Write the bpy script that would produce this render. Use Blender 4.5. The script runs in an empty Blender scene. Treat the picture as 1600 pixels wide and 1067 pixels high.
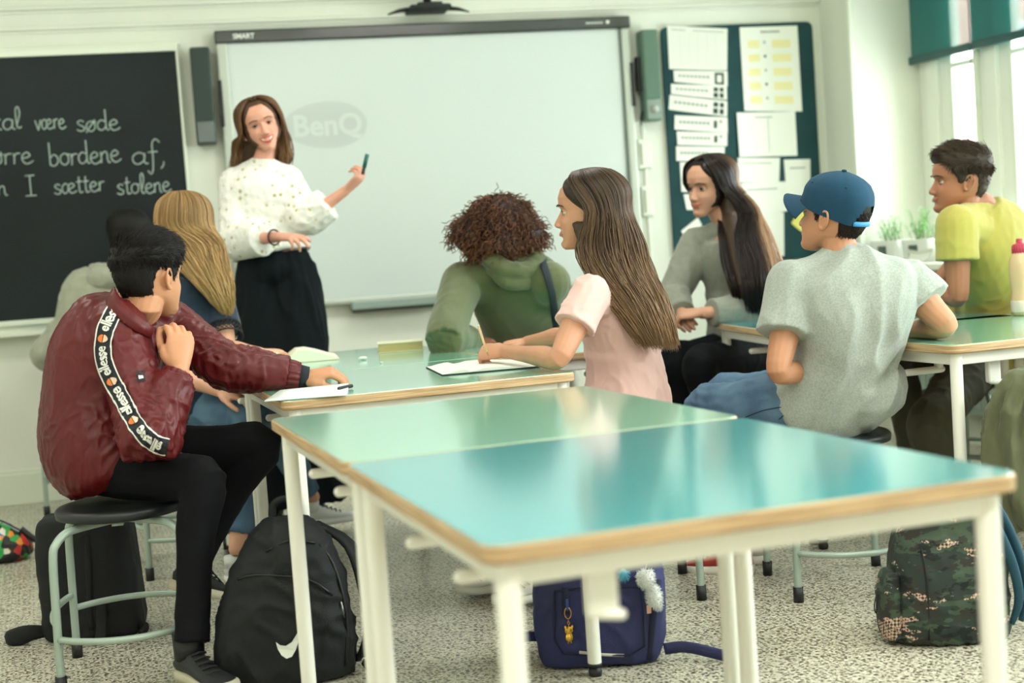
import bpy, bmesh, math, random
import numpy as np
from mathutils import Vector as V, Matrix, noise
from mathutils.bvhtree import BVHTree
random.seed(7)
SC = bpy.context.scene
COL = SC.collection
PI = math.pi
# ------------------------------------------------------------------ camera
FPX = 2222.0
_roll, _pitch, _hd = .070, math.atan(150/2222), math.radians(18.3)
_F = V((math.sin(_hd)*math.cos(_pitch), math.cos(_hd)*math.cos(_pitch), -math.sin(_pitch)))
_R0 = V((math.cos(_hd), -math.sin(_hd), 0)); _U0 = _R0.cross(_F)
_R = _R0*math.cos(_roll) - _U0*math.sin(_roll)
_U = _R0*math.sin(_roll) + _U0*math.cos(_roll)
CAM = V((0, 0, 1.11))
cd = bpy.data.cameras.new('camera'); cam = bpy.data.objects.new('camera', cd); COL.objects.link(cam)
cd.sensor_width = 36; cd.lens = 50; cd.clip_start = .05; cd.clip_end = 200
m = Matrix((_R, _U, -_F)).transposed().to_4x4(); m.translation = CAM
cam.matrix_world = m
cd.dof.use_dof = True; cd.dof.focus_distance = 4.15; cd.dof.aperture_fstop = 2.3
SC.camera = cam
SC.view_settings.view_transform = 'Standard'; SC.view_settings.look = 'None'
SC.view_settings.gamma = 1; SC.view_settings.use_curve_mapping = False
SC.view_settings.exposure = 0.07
SC.cycles.use_denoising = True
SC.cycles.max_bounces = 8; SC.cycles.diffuse_bounces = 4; SC.cycles.glossy_bounces = 3
SC.cycles.caustics_reflective = False; SC.cycles.caustics_refractive = False
SC.cycles.sample_clamp_indirect = 6
# ------------------------------------------------------------------ light
W = bpy.data.worlds.new('world'); SC.world = W; W.use_nodes = True
W.node_tree.nodes['Background'].inputs[0].default_value = (.92, .955, .99, 1)
W.node_tree.nodes['Background'].inputs[1].default_value = 25
def area(name, loc, target, sx, sy, power, color, portal=False):
    l = bpy.data.lights.new(name, 'AREA'); l.shape = 'RECTANGLE'; l.size = sx; l.size_y = sy
    l.energy = power; l.color = color
    if portal: l.cycles.is_portal = True
    o = bpy.data.objects.new(name, l); COL.objects.link(o); o.location = loc
    o.rotation_euler = (V(target)-V(loc)).to_track_quat('-Z', 'Y').to_euler()
    return o
area('window_portal', (4.74, 5.32, 1.87), (3.0, 5.32, 1.87), 2.62, 1.94, 1, (1, 1, 1), True)
area('window_portal', (4.74, 1.80, 1.87), (3.0, 1.80, 1.87), 3.0, 1.94, 1, (1, 1, 1), True)
FILL_LAMPS = [(-.9, 5.4), (1.9, 5.1), (-.9, 2.6), (1.9, 2.4), (.5, 0.0)]  # unseen ceiling lamps added as fill, strongest above the camera
for lx, ly in FILL_LAMPS:
    area('fill_lamp_light', (lx, ly, 3.03), (lx, ly, 0), 1.2, .5, 24 if ly > 1 else 75, (1, .955, .90))

# ------------------------------------------------------------------ materials
def lin(c):
    if isinstance(c, str):
        c = [int(c[i:i+2], 16)/255 for i in (0, 2, 4)]
    return tuple((x/12.92 if x <= .04045 else ((x+.055)/1.055)**2.4) for x in c) + (1,)
MATS = {}
def mat(name, c, rough=.6, metal=0, var=0, vscale=20, bump=0, bscale=80, spec=.5, sheen=0, alpha=1, coat=0, c2=None, stretch=None, trans=0):
    if name in MATS: return MATS[name]
    m = bpy.data.materials.new(name); m.use_nodes = True; n = m.node_tree; b = n.nodes['Principled BSDF']
    b.inputs['Base Color'].default_value = lin(c); b.inputs['Roughness'].default_value = rough
    b.inputs['Metallic'].default_value = metal; b.inputs['Specular IOR Level'].default_value = spec
    if sheen: b.inputs['Sheen Weight'].default_value = sheen; b.inputs['Sheen Roughness'].default_value = .5
    if coat: b.inputs['Coat Weight'].default_value = coat; b.inputs['Coat Roughness'].default_value = .12
    if alpha < 1: b.inputs['Alpha'].default_value = alpha
    if trans: b.inputs['Transmission Weight'].default_value = trans
    tc = n.nodes.new('ShaderNodeTexCoord')
    def vec():
        if not stretch: return tc.outputs['Object']
        mp = n.nodes.new('ShaderNodeMapping'); mp.inputs['Scale'].default_value = stretch
        n.links.new(tc.outputs['Object'], mp.inputs['Vector']); return mp.outputs['Vector']
    if var or c2:
        t = n.nodes.new('ShaderNodeTexNoise'); t.inputs['Scale'].default_value = vscale; t.inputs['Detail'].default_value = 5
        n.links.new(vec(), t.inputs['Vector'])
        r = n.nodes.new('ShaderNodeValToRGB'); l = lin(c)
        r.color_ramp.elements[0].position = .32; r.color_ramp.elements[1].position = .68
        if c2: a, d = l, lin(c2)
        else: a = tuple(x*(1-var) for x in l[:3])+(1,); d = tuple(min(1, x*(1+var)) for x in l[:3])+(1,)
        r.color_ramp.elements[0].color = a; r.color_ramp.elements[1].color = d
        n.links.new(t.outputs['Fac'], r.inputs['Fac']); n.links.new(r.outputs['Color'], b.inputs['Base Color'])
    if bump:
        t2 = n.nodes.new('ShaderNodeTexNoise'); t2.inputs['Scale'].default_value = bscale; t2.inputs['Detail'].default_value = 3
        n.links.new(vec(), t2.inputs['Vector'])
        bp = n.nodes.new('ShaderNodeBump'); bp.inputs['Strength'].default_value = bump; bp.inputs['Distance'].default_value = .004
        n.links.new(t2.outputs['Fac'], bp.inputs['Height']); n.links.new(bp.outputs['Normal'], b.inputs['Normal'])
    MATS[name] = m
    return m
def hairmat(name, dark, light, tip, rough=.42):
    if name in MATS: return MATS[name]
    m = bpy.data.materials.new(name); m.use_nodes = True; n = m.node_tree; b = n.nodes['Principled BSDF']
    b.inputs['Roughness'].default_value = rough; b.inputs['Specular IOR Level'].default_value = .3
    a = n.nodes.new('ShaderNodeAttribute'); a.attribute_name = 'tint'
    s = n.nodes.new('ShaderNodeSeparateColor'); n.links.new(a.outputs['Color'], s.inputs[0])
    r = n.nodes.new('ShaderNodeValToRGB'); r.color_ramp.elements[0].color = lin(dark); r.color_ramp.elements[1].color = lin(light)
    n.links.new(s.outputs[0], r.inputs[0])
    mx = n.nodes.new('ShaderNodeMix'); mx.data_type = 'RGBA'
    n.links.new(s.outputs[1], mx.inputs[0]); n.links.new(r.outputs[0], mx.inputs[6]); mx.inputs[7].default_value = lin(tip)
    n.links.new(mx.outputs[2], b.inputs['Base Color'])
    MATS[name] = m
    return m

# ------------------------------------------------------------------ helpers
def J(x, y, d):                       # pixel of the 1600x1067 photograph + depth along the view -> point in the room
    return CAM + (_F + _R*((x-800)/FPX) - _U*((y-533.5)/FPX))*d
def TZ(x, y, z):                      # pixel -> point at height z
    r = _F + _R*((x-800)/FPX) - _U*((y-533.5)/FPX)
    return CAM + r*((z-CAM.z)/r.z)
WTH = math.radians(-6.3)
WU = V((math.cos(WTH), math.sin(WTH), 0)); WN = V((-WU.y, WU.x, 0)); W0 = V((-.263, 7.445, 0))
def wp(u, z, off=0):                  # a point on the board wall: u along it, off = distance into the room
    return W0 + WU*u - WN*off + V((0, 0, z))
def catmull(P, n):
    P = [V(p) if len(p) == 3 else p for p in P]
    if len(P) < 3 or n < 2: return P
    out = []
    for i in range(len(P)-1):
        p0 = P[max(i-1, 0)]; p1 = P[i]; p2 = P[i+1]; p3 = P[min(i+2, len(P)-1)]
        for k in range(n):
            t = k/n
            out.append(.5*((2*p1) + (p2-p0)*t + (2*p0-5*p1+4*p2-p3)*t*t + (3*p1-p0-3*p2+p3)*t**3))
    out.append(P[-1]); return out
def lerp(a, b, t): return a + (b-a)*t
def sm(a, b, x):
    t = max(0, min(1, (x-a)/(b-a))); return t*t*(3-2*t)
ORG = {}
class MB:
    def __init__(s): s.v = []; s.f = []; s.t = None; s.mi = []
    def add(s, vs, fs, mi=0):
        o = len(s.v); s.v += [V(v) for v in vs]; s.f += [tuple(i+o for i in f) for f in fs]; s.mi += [mi]*len(fs); return s
    def merge(s, o, mi=None):
        k = len(s.v); s.v += o.v; s.f += [tuple(i+k for i in f) for f in o.f]; s.mi += o.mi if mi is None else [mi]*len(o.f); return s
    def box(s, c, size, M=None, mi=0, bev=0):
        c = V(c); x, y, z = [a/2 for a in size]
        if bev:
            b = min(bev, x*.9, y*.9, z*.9); vs = []
            bm = bmesh.new(); bmesh.ops.create_cube(bm, size=1)
            for v in bm.verts: v.co = V((v.co.x*2*x, v.co.y*2*y, v.co.z*2*z))
            bmesh.ops.bevel(bm, geom=bm.edges[:], offset=b, segments=2, affect='EDGES', profile=.5)
            bm.verts.index_update()
            vs = [v.co.copy() for v in bm.verts]; fs = [tuple(v.index for v in f.verts) for f in bm.faces]; bm.free()
        else:
            vs = [V((i*x, j*y, k*z)) for i in (-1, 1) for j in (-1, 1) for k in (-1, 1)]
            fs = [(0, 1, 3, 2), (4, 6, 7, 5), (0, 4, 5, 1), (2, 3, 7, 6), (0, 2, 6, 4), (1, 5, 7, 3)]
        if M is not None: vs = [(M @ v if len(M) == 3 else M.to_3x3() @ v) for v in vs]
        return s.add([v+c for v in vs], fs, mi)
    def rings(s, R, cap=True, mi=0, closed=False):
        n = len(R[0]); vs = [p for r in R for p in r]; fs = []
        m = len(R)
        for i in range(m-1 if not closed else m):
            for j in range(n):
                a = i*n+j; b = i*n+(j+1) % n; c = ((i+1) % m)*n+(j+1) % n; d = ((i+1) % m)*n+j
                fs.append((a, b, c, d))
        if cap and not closed:
            fs.append(tuple(range(n))[::-1]); fs.append(tuple((m-1)*n+j for j in range(n)))
        return s.add(vs, fs, mi)
    def tube(s, P, r, n=10, sub=1, mi=0, rnd=False, up=None, flat=1.0, cap=True):
        P = [V(p) for p in P]
        if not isinstance(r, (list, tuple)): r = [r]*len(P)
        if sub > 1:
            Q = catmull([V((p.x, p.y, p.z, rr)) for p, rr in zip(P, r)], sub)
            P = [V(q[:3]) for q in Q]; r = [max(q[3], 1e-5) for q in Q]
        T = []
        for i in range(len(P)):
            a = P[max(i-1, 0)]; b = P[min(i+1, len(P)-1)]; t = (b-a)
            T.append(t.normalized() if t.length > 1e-9 else V((0, 0, 1)))
        if up is not None: x = V(up)
        else: x = V((0, 0, 1)) if abs(T[0].z) < .9 else V((1, 0, 0))
        x = (x - T[0]*x.dot(T[0])).normalized()
        R = []
        def ring(c, x, y, rr): return [c + x*(rr*flat*math.cos(2*PI*k/n)) + y*(rr*math.sin(2*PI*k/n)) for k in range(n)]
        for i, p in enumerate(P):
            x = (x - T[i]*x.dot(T[i])); x = x.normalized() if x.length > 1e-6 else T[i].orthogonal().normalized()
            y = T[i].cross(x)
            if rnd and i == 0:
                for a in (80, 50, 25): R.append(ring(p - T[0]*r[0]*math.sin(math.radians(a)), x, y, r[0]*math.cos(math.radians(a))))
            R.append(ring(p, x, y, r[i]))
            if rnd and i == len(P)-1:
                for a in (25, 50, 80): R.append(ring(p + T[i]*r[i]*math.sin(math.radians(a)), x, y, r[i]*math.cos(math.radians(a))))
        return s.rings(R, cap, mi)
    def ell(s, c, rx, ry=None, rz=None, M=None, n=14, m=9, mi=0):
        c = V(c); ry = ry or rx; rz = rz or rx; R = []
        for i in range(m):
            a = -PI/2 + PI*(i+.15)/(m-.7)
            R.append([V((rx*math.cos(a)*math.cos(2*PI*k/n), ry*math.cos(a)*math.sin(2*PI*k/n), rz*math.sin(a))) for k in range(n)])
        if M is not None: R = [[M.to_3x3() @ p for p in r] for r in R]
        return s.rings([[p+c for p in r] for r in R], True, mi)
    def tf(s, M): s.v = [M @ v for v in s.v]; return s
    def build(s, name, mats, parent=None, smooth=True, angle=None):
        me = bpy.data.meshes.new(name); me.from_pydata([tuple(v) for v in s.v], [], s.f); me.update()
        return link(me, name, mats, parent, smooth, s.t, s.mi, angle)
def link(me, name, mats, parent=None, smooth=True, tint=None, mi=None, angle=None):
    if not isinstance(mats, (list, tuple)): mats = [mats]
    for x in mats: me.materials.append(x)
    if mi and len(mats) > 1: me.polygons.foreach_set('material_index', mi)
    if smooth: me.polygons.foreach_set('use_smooth', [True]*len(me.polygons))
    if angle: me.set_sharp_from_angle(angle=math.radians(angle))
    if tint:
        a = me.color_attributes.new('tint', 'FLOAT_COLOR', 'POINT')
        a.data.foreach_set('color', [c for t in tint for c in (t[0], t[1], 0, 1)])
    o = bpy.data.objects.new(name, me); COL.objects.link(o)
    if parent is not None:
        org = ORG.get(parent.name, V((0, 0, 0))); o.parent = parent
        if org.length > 0: me.transform(Matrix.Translation(-org))
        ORG[o.name] = org
    return o
def thing(name, label, cat, loc=(0, 0, 0), group=None, world=False):
    o = bpy.data.objects.new(name, None); COL.objects.link(o); o.empty_display_size = .1; o.location = loc
    if world: ORG[o.name] = V(loc)       # parts are then given in room coordinates
    o['label'] = label; o['category'] = cat
    if group: o['group'] = group
    return o
def tag(o, label, cat, group=None, kind=None):
    o['label'] = label; o['category'] = cat
    if group: o['group'] = group
    if kind: o['kind'] = kind
    return o
def struct(o): o['kind'] = 'structure'; return o
def tagmesh(mb, name, mats, label, cat, base=None, group=None, smooth=True, angle=None):
    """a thing of one mesh, its origin moved to its base"""
    o = mb.build(name, mats, None, smooth, angle)
    if base is not None:
        o.data.transform(Matrix.Translation(-V(base))); o.location = base
    return tag(o, label, cat, group)
def copytree(root, loc, rotz=0, label=None):
    r = root.copy(); COL.objects.link(r); r.location = loc; r.rotation_euler = (0, 0, rotz)
    if label: r['label'] = label
    for ch in root.children:
        c = ch.copy(); COL.objects.link(c); c.parent = r
        for g in ch.children:
            d = g.copy(); COL.objects.link(d); d.parent = c
    return r
def remesh(mb, vox, it=2, fac=.5, keep=None):
    me = bpy.data.meshes.new('tmp'); me.from_pydata([tuple(v) for v in mb.v], [], mb.f); me.update()
    o = bpy.data.objects.new('tmp', me); COL.objects.link(o)
    r = o.modifiers.new('r', 'REMESH'); r.mode = 'VOXEL'; r.voxel_size = vox; r.adaptivity = 0
    if it:
        s = o.modifiers.new('s', 'SMOOTH'); s.factor = fac; s.iterations = it
    dg = bpy.context.evaluated_depsgraph_get(); out = bpy.data.meshes.new_from_object(o.evaluated_get(dg))
    bpy.data.objects.remove(o); bpy.data.meshes.remove(me)
    return out
def me_to_mb(me):
    r = MB(); r.v = [v.co.copy() for v in me.vertices]; r.f = [tuple(p.vertices) for p in me.polygons]; r.mi = [0]*len(r.f)
    return r
def wrinkle(me, amp, f=14, seed=0, axis=None, comp=.35, spots=None, soft=False):
    """folds: ridged noise, stretched along axis; stronger near the given spots (point, radius, gain)"""
    off = V((seed*3.1, seed*1.7, seed*5.3)); N = [v.normal.copy() for v in me.vertices]
    for v, nn in zip(me.vertices, N):
        p = v.co
        q = p*f
        if axis is not None: q = q - axis*(q.dot(axis)*(1-comp))
        w = noise.noise_vector(p*f*.35+off)*1.1
        a = noise.noise(q+w+off); b = noise.noise(q*1.9+w*1.4-off)
        h = (1-abs(a)*2.4)**2*.8 + (1-abs(b)*2.2)*.3 - .55
        if soft: h = (1-abs(noise.noise(q*.8+w*.5+off))*2.2)*.75 + a*.5 - .35
        g = 1
        if spots:
            g = .45
            for c, r, k in spots:
                d = (p-c).length
                if d < r: g = max(g, .45+k*(1-d/r))
        v.co = p + nn*(amp*h*g)
    me.update()
def frame(fwd, up=V((0, 0, 1))):
    f = V(fwd).normalized(); r = f.cross(up).normalized(); u = r.cross(f)
    return r, f, u
def mtx(r, f, u, o, s=1.0):
    m = Matrix((r, f, u)).transposed()*s; m = m.to_4x4(); m.translation = o; return m
def hdg(deg, pitch=0):
    a = math.radians(deg); p = math.radians(pitch)
    return V((math.sin(a)*math.cos(p), math.cos(a)*math.cos(p), math.sin(p)))

# ------------------------------------------------------------------ head
HT = [(-.113, .080, .044, .017), (-.107, .087, .032, .028), (-.096, .0910, .018, .038), (-.083, .0875, -.004, .046), (-.070, .0885, -.030, .0545),
      (-.052, .0905, -.070, .0635), (-.030, .091, -.088, .068), (-.010, .0875, -.096, .071), (.004, .0865, -.100, .0735), (.022, .0945, -.104, .0755),
      (.045, .0965, -.106, .077), (.070, .0885, -.100, .074), (.090, .0715, -.084, .064), (.104, .049, -.062, .048), (.113, .024, -.038, .029), (.117, .003, -.016, .010)]
def ht(z):
    if z <= HT[0][0]: return HT[0][1:]
    for a, b in zip(HT, HT[1:]):
        if z <= b[0]:
            t = (z-a[0])/(b[0]-a[0]); return tuple(a[i]+(b[i]-a[i])*t for i in (1, 2, 3))
    return HT[-1][1:]
def hsurf(a, z):
    yf, yb, w = ht(z); c = math.cos(a); s_ = math.sin(a); e = .86 if c > 0 else 1
    return V((w*math.copysign(abs(s_)**.92, s_), (yf+yb)/2 + (yf-yb)/2*math.copysign(abs(c)**e, c), z))
def hnorm(p):
    q = V((p.x, (p.y+.005)*.8, max(p.z-.015, -.03)*1.1)); return q.normalized()
def gs(x, s): return math.exp(-(x/s)**2)
def head_mb(kid=0):
    """skull, jaw, nose, ears as overlapping closed shapes, head frame (x right, y forward, z up)"""
    m = MB(); R = []
    zs = []
    for a, b in zip(HT, HT[1:]): zs += [a[0], a[0]+(b[0]-a[0])/3, a[0]+(b[0]-a[0])*2/3]
    zs.append(HT[-1][0]); n = 72
    for z in zs:
        r = []
        for k in range(n):
            a = 2*PI*k/n; p = hsurf(a, z)
            if math.cos(a) > 0:
                x = abs(p.x)
                p.y -= .011*gs(x-.031, .014)*gs(z-.001, .011)          # eye sockets
                p.y += .004*gs(x-.030, .018)*gs(z-.021, .007)          # brow
                p.y += .005*gs(x-.038, .016)*gs(z+.034, .016)          # cheeks
                p.y -= .004*gs(x, .018)*gs(z+.079, .006)               # under the lip
                p.y += .0035*gs(x, .014)*gs(z+.096, .010)              # chin
                p.y -= .003*gs(x-.022, .008)*gs(z+.052, .010)
            r.append(p)
        R.append(r)
    m.rings(R)
    # nose
    R = []
    for z, y, w, dpt in ((.012, .088, .0065, .010), (.000, .0925, .0068, .012), (-.015, .101, .0078, .018), (-.028, .109, .0095, .024), (-.037, .1125, .0125, .028), (-.043, .1085, .0150, .026), (-.047, .100, .0125, .018)):
        R.append([V((w*math.cos(2*PI*k/12)*(1.0), y-dpt/2+dpt/2*math.sin(2*PI*k/12), z)) for k in range(12)])
    m.rings(R[::-1])
    for sx in (-1, 1):
        m.ell((sx*.0115, .097, -.041), .0062, .009, .0062)
    # lips (flesh below the coloured lips)
    m.ell((0, .0885, -.0605), .021, .0075, .0042); m.ell((0, .0885, -.069), .018, .0075, .0045)
    # ears: rim + lobe + dish
    for sx in (-1, 1):
        rim = [V((sx*(.073+d), y, z)) for d, y, z in ((.001, .004, -.022), (.003, .004, -.006), (.006, -.002, .012), (.011, -.012, .021), (.015, -.024, .017), (.015, -.028, .002), (.011, -.024, -.015), (.006, -.014, -.029), (.003, -.004, -.034), (.001, .003, -.026))]
        m.tube(rim, [.003, .0038, .004, .004, .004, .004, .004, .0048, .005, .004], n=8, sub=3)
        m.ell((sx*.076, -.012, -.005), .0045, .013, .021, Matrix.Rotation(sx*.35, 3, 'Z'))
        m.ell((sx*.074, .003, -.010), .005, .004, .006)
    return m
HEAD = head_mb()
def head_extras(M, P, skin, o, expr='', eye='3a2414', hairc='1d1512', lip='b06a5e', scale=1):
    """eyes, brows, lips, teeth as parts of the person"""
    for sx in (-1, 1):
        e = MB(); c = V((sx*.0305, .0712, -.0005)); n = 20; rr = .0115; R = []
        angs = [2, 7, 12.9, 13.1, 20, 27, 33.9, 34.1, 50, 70, 95, 125, 160, 178]
        for q in angs:
            t_ = math.radians(q); R.append([c + V((rr*math.sin(t_)*math.cos(2*PI*k/n), rr*math.cos(t_), rr*math.sin(t_)*math.sin(2*PI*k/n))) for k in range(n)])
        e.rings(R)
        for i, f_ in enumerate(e.f):
            row = min(f_)//n if len(f_) == 4 else 0
            e.mi[i] = 2 if row < 3 else (1 if row < 7 else 0)
        e.mi[-2] = 2; e.mi[-1] = 0
        e.tf(M).build('eye', [mat('eye_white', 'c9c5ba', .25), mat('iris_'+eye, eye, .2), mat('pupil', '080808', .1)], o)
        ld = MB()
        for e0, e1 in ((13, 78), (-72, -22)):
            vs = []; na, ne = 13, 6
            for i in range(ne):
                el = math.radians(lerp(e0, e1, i/(ne-1)))
                for k in range(na):
                    az = math.radians(-88+176*k/(na-1)); r_ = .0124
                    vs.append(c+V((r_*math.sin(az)*math.cos(el*(1)), r_*math.cos(az)*math.cos(el), r_*math.sin(el)*(1 if abs(az) < 3 else 1))))
            ld.add(vs, [(i*na+k, i*na+k+1, (i+1)*na+k+1, (i+1)*na+k) for i in range(ne-1) for k in range(na-1)])
        ld.tf(M).build('eyelid', skin, o)
        l = MB(); pts = [c+V((x, .0117-abs(x)*.32, .0045-(x/.0135)**2*.0042)) for x in (-.0135, -.009, -.003, .003, .009, .0135)]
        l.tube(pts, [.0008, .0016, .002, .002, .0016, .0008], n=6, sub=2)
        pts = [c+V((x, .0103-abs(x)*.30, -.0058+(x/.0135)**2*.005)) for x in (-.0125, -.006, 0, .006, .0125)]
        l.tube(pts, [.0004, .0008, .0009, .0008, .0004], n=5, sub=2)
        l.tf(M).build('eyelashes', mat('lash', '140f0e', .6), o)
        b = MB(); pts = [V((sx*x, y, z)) for x, y, z in ((.014, .0985, .0185), (.022, .0975, .0205), (.034, .0925, .0225), (.046, .081, .0195), (.052, .073, .0155))]
        b.tube(pts, [.0014, .0022, .0024, .0018, .0007], n=6, sub=3)
        b.tf(M).build('eyebrow', mat('brow_'+hairc, hairc, .8), o)
    l = MB(); smile = expr in ('smile', 'grin'); k = .011 if smile else .001; wd = .031 if smile else .0215
    gap = .0085 if expr == 'grin' else (.0012 if smile else .0003)
    zc = -.0645
    def curve(dz, r0, dy):
        xs = (-1, -.7, -.35, 0, .35, .7, 1)
        return [V((x*wd, .0935-(x*x)*.0125+dy*(1-x*x), zc+k*x*x+dz*(1-x*x))) for x in xs], [r0*.35, r0*.8, r0, r0*.9, r0, r0*.8, r0*.35]
    p, r = curve(gap, .0028, .0015); l.tube(p, r, n=8, sub=3)
    p, r = curve(-gap-.0035, .0034, .001); l.tube(p, r, n=8, sub=3)
    l.tf(M).build('lips', mat('lips_'+lip, lip, .4), o)
    if expr == 'grin':
        t = MB(); R = []
        for i in range(9):
            x = -1+i/4; x *= .82
            R.append([V((x*wd, .0925-(x*x)*.0115+dy, zc+k*x*x-.001+dz*(1-x*x*.7))) for dy, dz in ((-.003, gap), (.0012, gap*.9), (.0012, -gap*.7), (-.003, -gap*.8))])
        t.rings(R); t.tf(M).build('teeth', mat('teeth', 'eeeae0', .3), o)
# ------------------------------------------------------------------ hands
def hand_mb(wrist, dirv, dorsal, right=True, curl=(.35, .5, .35), spread=.12, thumb=(.75, .62, -.2), tcurl=.3, s=1.0, curls=None):
    """palm + five fingers; local x to the fingertips, z = back of hand, y = thumb side"""
    x = V(dirv).normalized(); z = V(dorsal); z = (z-x*z.dot(x)).normalized(); y = z.cross(x)
    if right: y = y if False else y
    sy = 1 if right else -1      # right hand, palm down, fingers forward: thumb to the left (+y)
    m = MB(); tips = {}
    def L(p): return wrist + (x*p[0] + y*(p[1]*sy) + z*p[2])*s
    R = []
    for px, hw, hh, cy, cz in ((-.02, .024, .019, 0, 0), (0, .025, .019, 0, 0), (.02, .031, .0185, .001, 0), (.045, .037, .0175, .001, 0), (.07, .039, .015, 0, .001), (.086, .037, .012, 0, .001), (.093, .030, .007, 0, 0)):
        R.append([L((px, cy+hw*math.cos(2*PI*k/16), cz+hh*math.sin(2*PI*k/16)*(1 if math.sin(2*PI*k/16) > 0 else .95))) for k in range(16)])
    if sy < 0: R = [r[::-1] for r in R]
    m.rings(R)
    # thumb muscle
    m.tube([L((.010, .018, -.006)), L((.035, .034, -.012)), L((.055, .040, -.014))], [.013*s, .016*s, .011*s], n=10, sub=3, rnd=True)
    fy = (.0275, .0095, -.0095, -.0270); fl = (.068, .077, .071, .056); fr = (.0088, .0090, .0086, .0076); fx = (.084, .088, .085, .077)
    for i in range(4):
        c = curls[i] if curls else curl
        ang = 0; p = V((fx[i]-.012, fy[i], 0)); pts = [L(p)]; p = V((fx[i], fy[i], 0)); pts.append(L(p)); sp = spread*(1.5-i)/1.5
        for seg, ca in zip((.46, .30, .24), c):
            ang += ca
            d = V((math.cos(ang)*math.cos(sp), math.cos(ang)*math.sin(sp), -math.sin(ang)))
            p = p + d*fl[i]*seg*1.05; pts.append(L(p))
        r = fr[i]*s
        m.tube(pts, [r, r*1.06, r*1.0, r*.95, r*.82], n=10, sub=3, rnd=True)
        tips[i] = pts[-1]
    d = V(thumb).normalized(); p = V((.030, .030, -.010)); pts = [L((.018, .020, -.008)), L(p)]
    perp = V((1, -.5, -.25)); perp = (perp-d*perp.dot(d)).normalized()
    for seg, k in ((.034, 0), (.030, tcurl), (.025, tcurl*1.8)):
        dd = (d + perp*k).normalized(); p = p+dd*seg; pts.append(L(p))
    m.tube(pts, [.012*s, .0125*s, .0108*s, .0102*s, .0085*s], n=10, sub=3, rnd=True)
    tips['t'] = pts[-1]
    m.tips = tips
    return m
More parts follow.
